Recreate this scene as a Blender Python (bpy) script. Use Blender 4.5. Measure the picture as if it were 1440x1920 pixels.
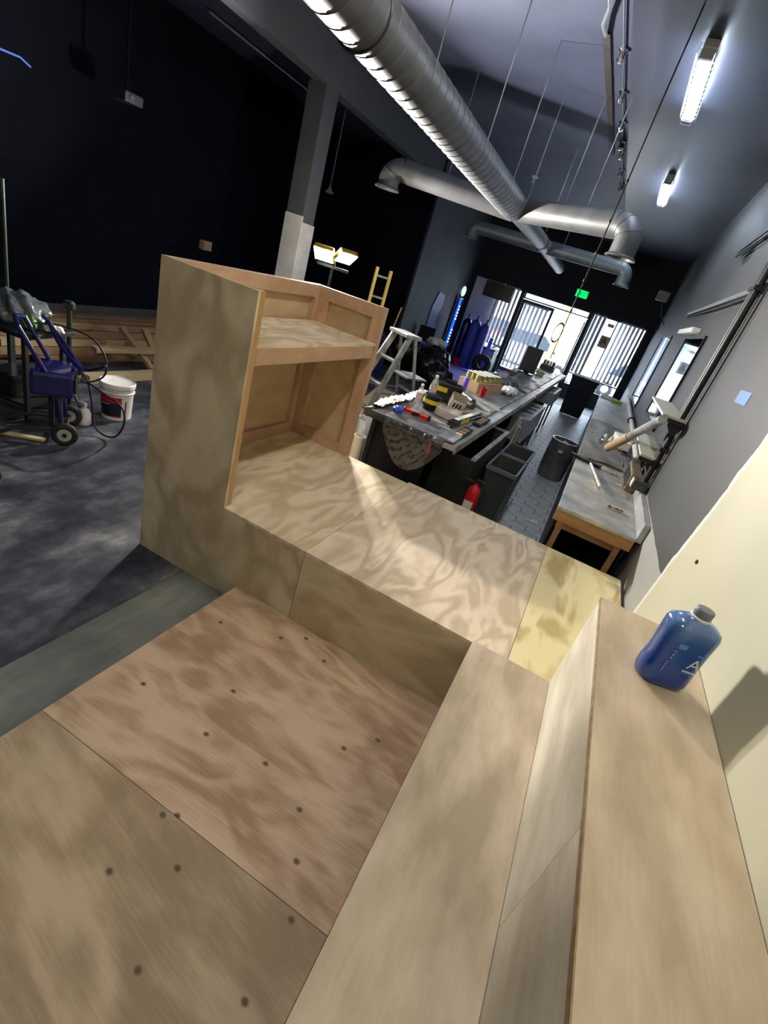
import bpy, bmesh, math, random
from mathutils import Vector, Matrix, Quaternion
random.seed(7)
S = bpy.context.scene
for o in list(bpy.data.objects): bpy.data.objects.remove(o)
COL = S.collection
PI = math.pi

# ------------------------------------------------------------------ camera
cam = bpy.data.objects.new('camera', bpy.data.cameras.new('camera'))
COL.objects.link(cam)
right = Vector((0.86447726, 0.41610544, 0.28202009))
down = Vector((0.42388251, -0.30187424, -0.85392948))
fwd = Vector((-0.2701901, 0.857746, -0.43734324))
M3 = Matrix((right, -down, -fwd)).transposed()
cam.matrix_world = Matrix.Translation((0, 0, 2.1)) @ M3.to_4x4()
cam.data.sensor_fit = 'HORIZONTAL'; cam.data.sensor_width = 36.0
cam.data.lens = 911.6 / 1440 * 36.0
cam.data.clip_start = 0.02; cam.data.clip_end = 300
S.camera = cam

# ------------------------------------------------------------------ world, exposure
W = bpy.data.worlds.new('sky'); S.world = W; W.use_nodes = True
bg = W.node_tree.nodes['Background']
bg.inputs[0].default_value = (0.80, 0.89, 1.0, 1); bg.inputs[1].default_value = 19.0
S.view_settings.view_transform = 'Standard'; S.view_settings.look = 'None'
S.view_settings.gamma = 1.0; S.view_settings.exposure = 0.0
S.view_settings.use_curve_mapping = False
LAMP_W = 1050.0      # work lamp, watts per head
TUBE_E = 100.0       # cool fluorescent tubes over the aisle
TUBE_WARM = 130.0   # warm tubes over the plywood seating
TUBE_REAR = 220.0   # warm tubes at the back of the room, behind the photographer

# ------------------------------------------------------------------ materials
def nmat(name):
    m = bpy.data.materials.new(name); m.use_nodes = True
    nt = m.node_tree
    return m, nt, nt.nodes, nt.links, nt.nodes['Principled BSDF']
def N(nodes, t, **kw):
    n = nodes.new(t)
    for k, v in kw.items(): setattr(n, k, v)
    return n
def ramp(nodes, pts):
    r = nodes.new('ShaderNodeValToRGB'); e = r.color_ramp.elements
    while len(e) < len(pts): e.new(0.5)
    for i, (p, c) in enumerate(pts):
        e[i].position = p; e[i].color = (c[0], c[1], c[2], 1)
    return r
def plain(name, col, rough=0.6, metal=0.0, var=0.12, scale=8.0, bump=0.0, spec=0.4, stretch=(1, 1, 1), coat=0):
    m, nt, nd, lk, b = nmat(name)
    tc = N(nd, 'ShaderNodeTexCoord'); mp = N(nd, 'ShaderNodeMapping'); mp.inputs['Scale'].default_value = stretch
    lk.new(tc.outputs['Object'], mp.inputs[0])
    nz = N(nd, 'ShaderNodeTexNoise'); nz.inputs['Scale'].default_value = scale; nz.inputs['Detail'].default_value = 5
    lk.new(mp.outputs[0], nz.inputs['Vector'])
    lo = tuple(c * (1 - var) for c in col); hi = tuple(min(1, c * (1 + var)) for c in col)
    r = ramp(nd, [(0.3, lo), (0.7, hi)]); lk.new(nz.outputs[0], r.inputs[0]); lk.new(r.outputs[0], b.inputs['Base Color'])
    b.inputs['Roughness'].default_value = rough; b.inputs['Metallic'].default_value = metal
    b.inputs['Specular IOR Level'].default_value = spec
    if coat: b.inputs['Coat Weight'].default_value = coat
    if bump:
        bp = N(nd, 'ShaderNodeBump'); bp.inputs['Strength'].default_value = bump; bp.inputs['Distance'].default_value = 0.01
        lk.new(nz.outputs[0], bp.inputs['Height']); lk.new(bp.outputs[0], b.inputs['Normal'])
    return m
def blotch(name, cols, scale=2.0, rough=0.6, metal=0.0, detail=8, stretch=(1, 1, 1), lo=0.35, hi=0.65, bump=0.0, spec=0.4):
    """several colours broken up by noise: dusty, scuffed or stained surfaces"""
    m, nt, nd, lk, b = nmat(name)
    tc = N(nd, 'ShaderNodeTexCoord'); mp = N(nd, 'ShaderNodeMapping'); mp.inputs['Scale'].default_value = stretch
    lk.new(tc.outputs['Object'], mp.inputs[0])
    nz = N(nd, 'ShaderNodeTexNoise'); nz.inputs['Scale'].default_value = scale; nz.inputs['Detail'].default_value = detail
    nz.inputs['Roughness'].default_value = 0.65
    lk.new(mp.outputs[0], nz.inputs['Vector'])
    k = len(cols)
    r = ramp(nd, [(lo + (hi - lo) * i / (k - 1), c) for i, c in enumerate(cols)])
    lk.new(nz.outputs[0], r.inputs[0]); lk.new(r.outputs[0], b.inputs['Base Color'])
    b.inputs['Roughness'].default_value = rough; b.inputs['Metallic'].default_value = metal
    b.inputs['Specular IOR Level'].default_value = spec
    if bump:
        bp = N(nd, 'ShaderNodeBump'); bp.inputs['Strength'].default_value = bump; bp.inputs['Distance'].default_value = 0.02
        lk.new(nz.outputs[0], bp.inputs['Height']); lk.new(bp.outputs[0], b.inputs['Normal'])
    return m
def ply(name, light, dark, rot=(0, 0, 0), figure=1.6, rings=26.0, amount=0.5, blot=0.35, knots=0.0, rough=0.55, fine=0.25, stretch=2.6):
    """rotary-cut veneer: contour lines of a stretched noise field, blotches, fine grain, knots. Grain runs along local X before rot."""
    def desat(c):
        l = .3 * c[0] + .59 * c[1] + .11 * c[2]; return tuple(v + (l - v) * .09 for v in c)
    light, dark = desat(light), desat(dark)
    m, nt, nd, lk, b = nmat(name)
    tc = N(nd, 'ShaderNodeTexCoord'); oi = N(nd, 'ShaderNodeObjectInfo')
    mp = N(nd, 'ShaderNodeMapping'); mp.inputs['Rotation'].default_value = rot
    mul = N(nd, 'ShaderNodeVectorMath', operation='SCALE'); mul.inputs['Scale'].default_value = 30.0
    cmb = N(nd, 'ShaderNodeCombineXYZ')
    for i in range(3): lk.new(oi.outputs['Random'], cmb.inputs[i])
    lk.new(cmb.outputs[0], mul.inputs[0])
    add = N(nd, 'ShaderNodeVectorMath', operation='ADD')
    lk.new(tc.outputs['Object'], mp.inputs[0]); lk.new(mp.outputs[0], add.inputs[0]); lk.new(mul.outputs[0], add.inputs[1])
    def scaled(v):
        s = N(nd, 'ShaderNodeVectorMath', operation='MULTIPLY'); s.inputs[1].default_value = v
        lk.new(add.outputs[0], s.inputs[0]); return s.outputs[0]
    nz = N(nd, 'ShaderNodeTexNoise'); nz.inputs['Scale'].default_value = figure; nz.inputs['Detail'].default_value = 2.5
    nz.inputs['Roughness'].default_value = 0.45; nz.inputs['Distortion'].default_value = 0.5
    lk.new(scaled((1, stretch, stretch)), nz.inputs['Vector'])
    s1 = N(nd, 'ShaderNodeMath', operation='MULTIPLY'); s1.inputs[1].default_value = rings; lk.new(nz.outputs[0], s1.inputs[0])
    s2 = N(nd, 'ShaderNodeMath', operation='SINE'); lk.new(s1.outputs[0], s2.inputs[0])
    fg = N(nd, 'ShaderNodeTexNoise'); fg.inputs['Scale'].default_value = 5.0; fg.inputs['Detail'].default_value = 6
    lk.new(scaled((1, 26, 26)), fg.inputs['Vector'])
    bl = N(nd, 'ShaderNodeTexNoise'); bl.inputs['Scale'].default_value = 3.4; bl.inputs['Detail'].default_value = 5; bl.inputs['Roughness'].default_value = 0.58
    lk.new(scaled((.8, 1.9, 1.9)), bl.inputs['Vector'])
    # t = .5 + amount*sin*.5*(blotch) + ...
    a = N(nd, 'ShaderNodeMath', operation='MULTIPLY'); lk.new(s2.outputs[0], a.inputs[0]); a.inputs[1].default_value = amount * 0.5
    f = N(nd, 'ShaderNodeMath', operation='MULTIPLY_ADD'); lk.new(fg.outputs[0], f.inputs[0]); f.inputs[1].default_value = fine * 2; f.inputs[2].default_value = 0.5 - fine
    g = N(nd, 'ShaderNodeMath', operation='MULTIPLY_ADD'); lk.new(bl.outputs[0], g.inputs[0]); g.inputs[1].default_value = blot * 4; g.inputs[2].default_value = -blot * 2
    h = N(nd, 'ShaderNodeMath', operation='ADD'); lk.new(a.outputs[0], h.inputs[0]); lk.new(f.outputs[0], h.inputs[1])
    k = N(nd, 'ShaderNodeMath', operation='ADD'); k.use_clamp = True; lk.new(h.outputs[0], k.inputs[0]); lk.new(g.outputs[0], k.inputs[1])
    mx = N(nd, 'ShaderNodeMix', data_type='RGBA'); mx.inputs[6].default_value = (*dark, 1); mx.inputs[7].default_value = (*light, 1)
    lk.new(k.outputs[0], mx.inputs[0]); out = mx.outputs[2]
    if knots:
        vo = N(nd, 'ShaderNodeTexVoronoi', voronoi_dimensions='2D'); vo.inputs['Scale'].default_value = 3.6
        lk.new(scaled((0.8, 1.0, 1.0)), vo.inputs['Vector'])
        kr = ramp(nd, [(0.022, (1, 1, 1)), (0.052, (0, 0, 0))]); lk.new(vo.outputs['Distance'], kr.inputs[0])
        sep = N(nd, 'ShaderNodeSeparateColor'); lk.new(vo.outputs['Color'], sep.inputs[0])
        gt = N(nd, 'ShaderNodeMath', operation='LESS_THAN'); gt.inputs[1].default_value = knots; lk.new(sep.outputs[0], gt.inputs[0])
        km = N(nd, 'ShaderNodeMath', operation='MULTIPLY'); lk.new(kr.outputs[0], km.inputs[0]); lk.new(gt.outputs[0], km.inputs[1])
        m2 = N(nd, 'ShaderNodeMix', data_type='RGBA'); lk.new(km.outputs[0], m2.inputs[0]); lk.new(out, m2.inputs[6])
        m2.inputs[7].default_value = (dark[0] * 0.35, dark[1] * 0.3, dark[2] * 0.28, 1); out = m2.outputs[2]
    lk.new(out, b.inputs['Base Color']); b.inputs['Roughness'].default_value = rough; b.inputs['Specular IOR Level'].default_value = 0.3
    return m
def emit(name, col, strength):
    m, nt, nd, lk, b = nmat(name)
    b.inputs['Base Color'].default_value = (*col, 1)
    b.inputs['Emission Color'].default_value = (*col, 1); b.inputs['Emission Strength'].default_value = strength
    return m
def glassy(name, tint=(0.93, 0.96, 1.0), gloss=0.10, rough=0.02, haze=None, haze_f=0.0):
    m = bpy.data.materials.new(name); m.use_nodes = True; nt = m.node_tree; nd = nt.nodes; lk = nt.links
    nd.clear(); out = nd.new('ShaderNodeOutputMaterial')
    t = nd.new('ShaderNodeBsdfTransparent'); t.inputs[0].default_value = (*tint, 1)
    g = nd.new('ShaderNodeBsdfGlossy'); g.inputs['Roughness'].default_value = rough
    mx = nd.new('ShaderNodeMixShader'); mx.inputs[0].default_value = gloss
    lk.new(t.outputs[0], mx.inputs[1]); lk.new(g.outputs[0], mx.inputs[2]); last = mx
    if haze:
        d = nd.new('ShaderNodeBsdfDiffuse'); d.inputs[0].default_value = (*haze, 1)
        tc = nd.new('ShaderNodeTexCoord'); nz = nd.new('ShaderNodeTexNoise'); nz.inputs['Scale'].default_value = 9; nz.inputs['Detail'].default_value = 6
        lk.new(tc.outputs['Object'], nz.inputs['Vector'])
        mm = nd.new('ShaderNodeMath'); mm.operation = 'MULTIPLY'; mm.inputs[1].default_value = haze_f * 2; lk.new(nz.outputs[0], mm.inputs[0])
        m2 = nd.new('ShaderNodeMixShader'); lk.new(mm.outputs[0], m2.inputs[0]); lk.new(mx.outputs[0], m2.inputs[1]); lk.new(d.outputs[0], m2.inputs[2]); last = m2
    lk.new(last.outputs[0], out.inputs[0])
    return m

X90 = (PI / 2, 0, 0)
MAT = dict(
    ply_deck=ply('plywood deck pale', (0.76, 0.62, 0.42), (0.55, 0.41, 0.245), (0, 0, PI / 2), figure=1.8, rings=30, amount=0.8, blot=0.6, knots=0.05),
    ply_deck_mid=ply('plywood deck pinkish', (0.79, 0.65, 0.475), (0.56, 0.42, 0.275), (0, 0, PI / 2), figure=1.7, rings=34, amount=0.9, blot=0.45),
    ply_deck_yellow=ply('plywood deck yellow', (0.82, 0.70, 0.37), (0.53, 0.40, 0.16), (0, 0, PI / 2), figure=1.7, rings=16, amount=1.2, blot=0.4, stretch=3.2),
    ply_front=ply('plywood front olive', (0.66, 0.55, 0.37), (0.43, 0.34, 0.205), (0, PI / 2, 0), figure=1.7, rings=22, amount=0.95, blot=0.42, fine=0.15, stretch=1.5),
    ply_riser=ply('plywood riser olive', (0.66, 0.54, 0.34), (0.44, 0.335, 0.185), (0, 0, 0), figure=1.6, rings=20, amount=0.8, blot=0.42, fine=0.15, stretch=1.9),
    ply_floor=ply('plywood floor reddish', (0.66, 0.47, 0.32), (0.38, 0.235, 0.14), (0, 0, 0), figure=1.6, rings=30, amount=0.6, blot=0.6, knots=0.65, fine=0.45),
    ply_floor2=ply('plywood floor brown', (0.55, 0.425, 0.28), (0.33, 0.23, 0.135), (0, 0, 0.2), figure=1.3, rings=22, amount=0.7, blot=0.55, knots=0.6, fine=0.35),
    ply_bench=ply('plywood bench birch', (0.66, 0.545, 0.395), (0.42, 0.335, 0.225), (0, 0, PI / 2), figure=1.2, rings=12, amount=0.5, blot=0.75, fine=0.2, knots=0.03),
    ply_ledge=ply('plywood ledge birch', (0.70, 0.565, 0.395), (0.46, 0.355, 0.23), (0, 0, PI / 2), figure=1.0, rings=12, amount=0.5, blot=0.7, fine=0.2),
    ply_face=ply('plywood seat back white birch', (0.84, 0.79, 0.65), (0.58, 0.51, 0.385), (0, 0, PI / 2), figure=0.8, rings=8, amount=0.4, blot=0.6, fine=0.28),
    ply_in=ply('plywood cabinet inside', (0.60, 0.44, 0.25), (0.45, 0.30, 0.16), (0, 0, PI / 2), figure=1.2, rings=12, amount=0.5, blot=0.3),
    ply_edge=plain('plywood edge', (0.36, 0.24, 0.13), 0.7, var=0.3, scale=30),
    fir=ply('fir framing', (0.58, 0.37, 0.225), (0.42, 0.235, 0.13), (0, 0, PI / 2), figure=2.0, rings=20, amount=0.4, blot=0.3, knots=0.3),
    fir_v=ply('fir framing upright', (0.58, 0.37, 0.225), (0.42, 0.235, 0.13), (0, PI / 2, 0), figure=2.0, rings=20, amount=0.4, blot=0.3, knots=0.25),
    stile=ply('orange pine stile', (0.56, 0.33, 0.13), (0.42, 0.22, 0.07), (0, PI / 2, 0), figure=2.0, rings=20, amount=0.4),
    table_wood=ply('orange table wood', (0.50, 0.27, 0.10), (0.36, 0.17, 0.055), (0, 0, 0), figure=2.0, rings=22, amount=0.5),
    lumber=ply('rough lumber', (0.44, 0.29, 0.16), (0.26, 0.155, 0.08), (0, 0, 0), figure=2.0, rings=24, amount=0.5, knots=0.2),
    lumber_pale=ply('pale lumber', (0.62, 0.49, 0.29), (0.47, 0.34, 0.18), (0, 0, 0), figure=2.0, rings=24, amount=0.4),
    black=plain('black paint', (0.012, 0.013, 0.016), 0.5, var=0.4, scale=5),
    black_gloss=plain('black plastic', (0.010, 0.011, 0.013), 0.25, var=0.2),
    steel=blotch('dusty stainless steel', [(0.22, 0.225, 0.23), (0.42, 0.425, 0.43), (0.60, 0.58, 0.53)], 3.0, 0.38, 0.3, lo=0.3, hi=0.75),
    steel_top=blotch('dusty steel worktop', [(0.20, 0.21, 0.22), (0.36, 0.365, 0.37), (0.62, 0.58, 0.48), (0.30, 0.305, 0.31)], 2.2, 0.42, 0.45, lo=0.3, hi=0.72),
    bar_top=blotch('dusty bar top', [(0.05, 0.053, 0.055), (0.16, 0.165, 0.165), (0.34, 0.34, 0.33), (0.52, 0.52, 0.51)], 4.0, 0.4, 0.15, lo=0.32, hi=0.72),
    bar_panel=plain('black bar front panel', (0.0075, 0.008, 0.010), 0.65, var=0.25, scale=3, spec=0.15),
    bar_end=blotch('scuffed dark steel end panel', [(0.012, 0.013, 0.012), (0.03, 0.032, 0.028), (0.075, 0.075, 0.06)], 2.0, 0.4, 0.3, lo=0.35, hi=0.75),
    alu=blotch('scuffed aluminium', [(0.16, 0.165, 0.165), (0.33, 0.335, 0.33), (0.50, 0.50, 0.48)], 6.0, 0.42, 0.35),
    duct=plain('galvanised duct', (0.088, 0.088, 0.095), 0.5, 0.2, var=0.2, scale=5),
    duct_dark=plain('dark galvanised duct', (0.085, 0.10, 0.115), 0.5, 0.3, var=0.2, scale=5),
    ceil=blotch('blue grey painted ceiling', [(0.026, 0.031, 0.060), (0.036, 0.043, 0.078), (0.048, 0.056, 0.096)], 0.9, 0.62, lo=0.3, hi=0.7),
    soffit=blotch('dark violet ceiling', [(0.017, 0.018, 0.030), (0.027, 0.028, 0.044)], 0.8, 0.4),
    navy=blotch('navy black wall paint', [(0.0028, 0.0034, 0.0075), (0.0045, 0.0052, 0.0105)], 1.2, 0.8, spec=0.05),
    black_wall=plain('black fascia paint', (0.007, 0.008, 0.011), 0.7, var=0.3, scale=2),
    grey_wall=blotch('charcoal wall paint', [(0.048, 0.050, 0.056), (0.075, 0.075, 0.080)], 0.8, 0.7, spec=0.2),
    white_wall=plain('off white wall', (0.55, 0.53, 0.52), 0.7, var=0.06, scale=2),
    post_paint=plain('slate post paint', (0.045, 0.048, 0.058), 0.6, var=0.1, scale=2),
    sleeve=blotch('pale primed board', [(0.30, 0.30, 0.29), (0.44, 0.43, 0.41)], 2.0, 0.7),
    frame_dark=plain('black window frame', (0.008, 0.008, 0.010), 0.45, var=0.2),
    blind=plain('grey vertical blind fabric', (0.38, 0.38, 0.40), 0.8, var=0.05),
    tile=blotch('grey quarry tile', [(0.30, 0.31, 0.31), (0.42, 0.43, 0.43), (0.56, 0.57, 0.57)], 7.0, 0.42, lo=0.3, hi=0.75),
    grout=plain('dark grout', (0.09, 0.094, 0.098), 0.8, var=0.2, scale=20),
    lit_purple_mat=plain('violet mat', (0.26, 0.22, 0.66), 0.7, var=0.12, scale=6),  # mat colour raised to stand in for blue and violet light on it
    white_pl=plain('white plastic', (0.72, 0.72, 0.71), 0.4, var=0.05),
    grey_pl=plain('grey cap plastic', (0.16, 0.165, 0.20), 0.5, var=0.15),
    dkgrey_pl=plain('dark grey plastic', (0.055, 0.062, 0.066), 0.45, var=0.15),
    red=plain('red plastic', (0.50, 0.012, 0.02), 0.4, var=0.15),
    blue_cyl=plain('blue cylinder paint', (0.06, 0.08, 0.42), 0.35, var=0.15),
    violet=plain('violet plastic', (0.16, 0.10, 0.62), 0.4, var=0.15),
    blue_rag=plain('blue plastic', (0.02, 0.07, 0.55), 0.5, var=0.2),
    blue_paint=plain('deep blue enamel', (0.008, 0.009, 0.085), 0.25, var=0.15, coat=0.5),
    rubber=plain('black rubber', (0.014, 0.014, 0.015), 0.7, var=0.2),
    hub=plain('grey wheel hub', (0.34, 0.34, 0.34), 0.5, var=0.15),
    yellow=plain('yellow plastic', (0.62, 0.52, 0.02), 0.5, var=0.12),
    yellow_fg=plain('yellow fibreglass', (0.62, 0.45, 0.13), 0.55, var=0.12),
    card=plain('cardboard', (0.42, 0.28, 0.16), 0.8, var=0.15),
    card_dark=plain('dark cardboard', (0.22, 0.17, 0.11), 0.8, var=0.2),
    olive=plain('olive can', (0.30, 0.31, 0.10), 0.4, var=0.25),
    paper=plain('white paper', (0.72, 0.71, 0.68), 0.8, var=0.05),
    pink=plain('pink print paper', (0.56, 0.40, 0.36), 0.8, var=0.1),
    film=glassy('clear plastic film', (0.80, 0.82, 0.84), 0.14, 0.14, (0.45, 0.48, 0.52), 0.03),
    bag=glassy('clear plastic bag', (0.70, 0.76, 0.78), 0.35, 0.18, (0.30, 0.36, 0.36), 0.28),
    pet=glassy('clear bottle plastic', (0.90, 0.93, 0.95), 0.22, 0.06, (0.7, 0.7, 0.72), 0.22),
    glass=glassy('window glass', (0.90, 0.95, 1.0), 0.08, 0.02, (0.5, 0.52, 0.55), 0.03),
    mirror=plain('mirror glass', (0.72, 0.76, 0.80), 0.05, 1.0, var=0.03),
    bagblack=plain('black refuse sack', (0.010, 0.010, 0.012), 0.28, var=0.2, bump=0.6, scale=14),
    sponge=plain('yellow green sponge', (0.38, 0.50, 0.03), 0.8, var=0.2, scale=30),
    cream_board=plain('cream shelf board', (0.52, 0.50, 0.40), 0.6, var=0.08, scale=4),
    pvc=plain('dirty white pipe', (0.52, 0.51, 0.47), 0.5, var=0.2, scale=12),
    iron=plain('black iron pipe', (0.016, 0.017, 0.019), 0.45, var=0.3),
    grey_pipe=plain('painted grey conduit', (0.11, 0.115, 0.12), 0.5, var=0.15),
    kegm=blotch('worn steel keg', [(0.10, 0.10, 0.105), (0.20, 0.20, 0.20), (0.36, 0.36, 0.36)], 3.0, 0.38, 0.35, lo=0.35, hi=0.8),
    chrome=plain('bright chrome', (0.75, 0.75, 0.74), 0.12, 1.0, var=0.05),
    orange=plain('orange plastic', (0.75, 0.10, 0.02), 0.4, var=0.1),
    green_pole=plain('dark green metal', (0.012, 0.03, 0.022), 0.45, var=0.2),
    green_leaf=plain('green plastic wrap', (0.07, 0.20, 0.04), 0.5, var=0.3),
    tape=plain('pale blue tape', (0.125, 0.23, 0.52), 0.6, var=0.04),
    exit_green=emit('lit green sign', (0.0, 1.0, 0.16), 1.6),
    exit_dark=plain('dark sign letters', (0.0, 0.045, 0.01), 0.6, var=0.1),
    led=emit('blue lit tube', (0.0, 0.06, 1.0), 2.2),
    led_dot=emit('bright blue white lamp', (0.55, 0.80, 1.0), 6.0),
    led_orb=emit('pale cyan lit globe', (0.55, 0.88, 0.95), 1.1),
    tube=emit('fluorescent tube', (0.70, 0.84, 1.0), TUBE_E),
    tube_warm=emit('warm fluorescent tube', (1.0, 0.93, 0.80), TUBE_WARM),
    tube_rear=emit('rear warm fluorescent tube', (1.0, 0.95, 0.85), TUBE_REAR),
    lens=emit('work lamp lens', (1.0, 0.94, 0.82), 90.0),
    housing=plain('yellow lamp housing', (0.45, 0.32, 0.03), 0.5, var=0.1),
    white_metal=plain('white enamel', (0.60, 0.61, 0.62), 0.4, var=0.05),
    wire=plain('galvanised wire', (0.55, 0.56, 0.57), 0.3, 0.8, var=0.1),
    rod=plain('thin steel rod', (0.20, 0.21, 0.23), 0.4, 0.6, var=0.1),
    ink_white=plain('white print', (0.62, 0.70, 0.80), 0.5, var=0.03),
    ink_faint=plain('faint pale print', (0.10, 0.26, 0.52), 0.5, var=0.03),
    ink_dark=plain('dark print', (0.02, 0.02, 0.025), 0.6, var=0.05),
    label_navy=plain('navy label print', (0.008, 0.012, 0.03), 0.4, var=0.1),
    label_red=plain('red label print', (0.45, 0.012, 0.012), 0.4, var=0.1),
    placard=plain('tan placard', (0.44, 0.30, 0.16), 0.7, var=0.05),
    asphalt=plain('asphalt', (0.30, 0.30, 0.305), 0.85, var=0.2, scale=3),
    concrete=plain('pale pavement', (0.62, 0.61, 0.60), 0.8, var=0.1, scale=1.5),
    facade=plain('cream stucco', (0.72, 0.69, 0.64), 0.8, var=0.06, scale=0.6),
    orange_post=plain('orange painted post', (0.75, 0.30, 0.12), 0.6, var=0.08),
    car_white=plain('silver car paint', (0.55, 0.58, 0.62), 0.25, 0.2, var=0.03, coat=0.6),
    car_red=plain('red car paint', (0.42, 0.05, 0.05), 0.25, 0.1, var=0.03, coat=0.6),
    car_glass=plain('dark car glass', (0.03, 0.04, 0.05), 0.08, var=0.05),
)

# main floor: sealed charcoal concrete with pale dusty scuffs
MAT['floor'] = blotch('scuffed charcoal floor', [(0.013, 0.015, 0.024), (0.034, 0.039, 0.058), (0.095, 0.10, 0.12), (0.24, 0.235, 0.225)], 2.2, 0.5, detail=10, stretch=(1.6, 1.0, 1), lo=0.36, hi=0.70)
MAT['floor_strip'] = blotch('grey green vinyl strip', [(0.10, 0.11, 0.105), (0.18, 0.192, 0.182), (0.27, 0.275, 0.25)], 2.5, 0.6, stretch=(2.5, 0.8, 1), lo=0.3, hi=0.75)
MAT['floor_black'] = blotch('worn black floor', [(0.012, 0.013, 0.014), (0.03, 0.031, 0.03), (0.15, 0.13, 0.10)], 3.0, 0.55, stretch=(1, 1.6, 1), lo=0.42, hi=0.78)

def wall_paint():
    """right wall: cream unpainted stretch near the camera, charcoal paint beyond, bare board below the counter line"""
    m, nt, nd, lk, b = nmat('right wall paint')
    geo = N(nd, 'ShaderNodeTexCoord'); sep = N(nd, 'ShaderNodeSeparateXYZ'); lk.new(geo.outputs['Object'], sep.inputs[0])
    nz = N(nd, 'ShaderNodeTexNoise'); nz.inputs['Scale'].default_value = 5; nz.inputs['Detail'].default_value = 5
    lk.new(geo.outputs['Object'], nz.inputs['Vector'])
    nb = N(nd, 'ShaderNodeTexNoise'); nb.inputs['Scale'].default_value = 0.9; nb.inputs['Detail'].default_value = 4
    lk.new(geo.outputs['Object'], nb.inputs['Vector'])
    def mth(op, a, bv, clamp=False):
        n = N(nd, 'ShaderNodeMath', operation=op); n.use_clamp = clamp
        for i, v in enumerate((a, bv)):
            if isinstance(v, (int, float)): n.inputs[i].default_value = v
            else: lk.new(v, n.inputs[i])
        return n.outputs[0]
    # boundary y = 2.93 - .16*(z-1) + wobble
    wob = mth('MULTIPLY', mth('SUBTRACT', nz.outputs[0], 0.5), 0.10)
    zz = mth('MULTIPLY', mth('SUBTRACT', sep.outputs[2], 1.0), 0.19)
    edge = mth('ADD', mth('SUBTRACT', 2.95, zz), wob)
    d = mth('SUBTRACT', sep.outputs[1], edge)                      # >0 : painted charcoal
    cream_f = mth('LESS_THAN', d, 0.0)
    chip_f = mth('LESS_THAN', mth('ABSOLUTE', d, 0.0), 0.022)      # chalky white paint edge
    low = mth('LESS_THAN', sep.outputs[2], mth('ADD', 1.01, mth('MULTIPLY', wob, 0.3)))
    grey = ramp(nd, [(0.3, (0.033, 0.034, 0.0365)), (0.7, (0.047, 0.048, 0.0515))]); lk.new(nb.outputs[0], grey.inputs[0])
    cream = ramp(nd, [(0.3, (0.43, 0.415, 0.30)), (0.7, (0.52, 0.505, 0.375))]); lk.new(nb.outputs[0], cream.inputs[0])
    def mix(f, a, bcol):
        x = N(nd, 'ShaderNodeMix', data_type='RGBA'); lk.new(f, x.inputs[0])
        for i, v in ((6, a), (7, bcol)):
            if isinstance(v, tuple): x.inputs[i].default_value = (*v, 1)
            else: lk.new(v, x.inputs[i])
        return x.outputs[2]
    c = mix(low, grey.outputs[0], (0.30, 0.30, 0.285))
    c = mix(cream_f, c, cream.outputs[0])
    c = mix(chip_f, c, (0.62, 0.62, 0.58))
    # scattered dents and scuffs
    vo = N(nd, 'ShaderNodeTexVoronoi'); vo.inputs['Scale'].default_value = 2.6; lk.new(geo.outputs['Object'], vo.inputs['Vector'])
    scf = mth('LESS_THAN', vo.outputs['Distance'], mth('MULTIPLY', nz.outputs[0], 0.045))
    c = mix(scf, c, (0.06, 0.05, 0.04))
    lk.new(c, b.inputs['Base Color']); b.inputs['Roughness'].default_value = 0.55
    return m
MAT['right_wall'] = wall_paint()

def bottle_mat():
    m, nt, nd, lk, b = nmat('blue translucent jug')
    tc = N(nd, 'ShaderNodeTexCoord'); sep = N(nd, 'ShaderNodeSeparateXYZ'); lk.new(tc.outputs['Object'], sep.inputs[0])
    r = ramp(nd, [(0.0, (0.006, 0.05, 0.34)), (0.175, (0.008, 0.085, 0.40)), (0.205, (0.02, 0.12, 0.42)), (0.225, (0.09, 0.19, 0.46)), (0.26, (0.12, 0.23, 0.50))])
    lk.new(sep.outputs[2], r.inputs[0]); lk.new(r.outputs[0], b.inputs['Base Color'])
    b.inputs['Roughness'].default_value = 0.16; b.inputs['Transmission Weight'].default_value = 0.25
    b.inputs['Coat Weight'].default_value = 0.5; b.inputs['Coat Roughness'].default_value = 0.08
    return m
MAT['jug'] = bottle_mat()

# ------------------------------------------------------------------ mesh helpers
def newbm(): return bmesh.new()
def box(bm, x0, x1, y0, y1, z0, z1, bev=0.0):
    g = bmesh.ops.create_cube(bm, size=1.0)
    vs = g['verts']
    bmesh.ops.scale(bm, vec=(x1 - x0, y1 - y0, z1 - z0), verts=vs)
    bmesh.ops.translate(bm, vec=((x0 + x1) / 2, (y0 + y1) / 2, (z0 + z1) / 2), verts=vs)
    if bev:
        es = list({e for v in vs for e in v.link_edges})
        bmesh.ops.bevel(bm, geom=es, offset=bev, segments=2, profile=0.6, affect='EDGES')
    return vs
def bxm(*a, bev=0.0):
    bm = newbm(); box(bm, *a, bev=bev); return bm
def frame_of(d):
    d = Vector(d).normalized()
    up = Vector((0, 0, 1)) if abs(d.z) < 0.95 else Vector((0, 1, 0))
    s = d.cross(up).normalized(); u = s.cross(d).normalized()
    return d, s, u
def stick(bm, p0, p1, w, h, bev=0.0):
    """rectangular bar between two points; w sideways, h in the upward sense"""
    p0 = Vector(p0); p1 = Vector(p1); d, s, u = frame_of(p1 - p0); L = (p1 - p0).length
    g = bmesh.ops.create_cube(bm, size=1.0); vs = g['verts']
    for v in vs:
        c = v.co.copy(); v.co = (p0 + p1) / 2 + d * (c.x * L) + s * (c.y * w) + u * (c.z * h)
    if bev:
        es = list({e for v in vs for e in v.link_edges})
        bmesh.ops.bevel(bm, geom=es, offset=bev, segments=1, affect='EDGES')
    return vs
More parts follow.
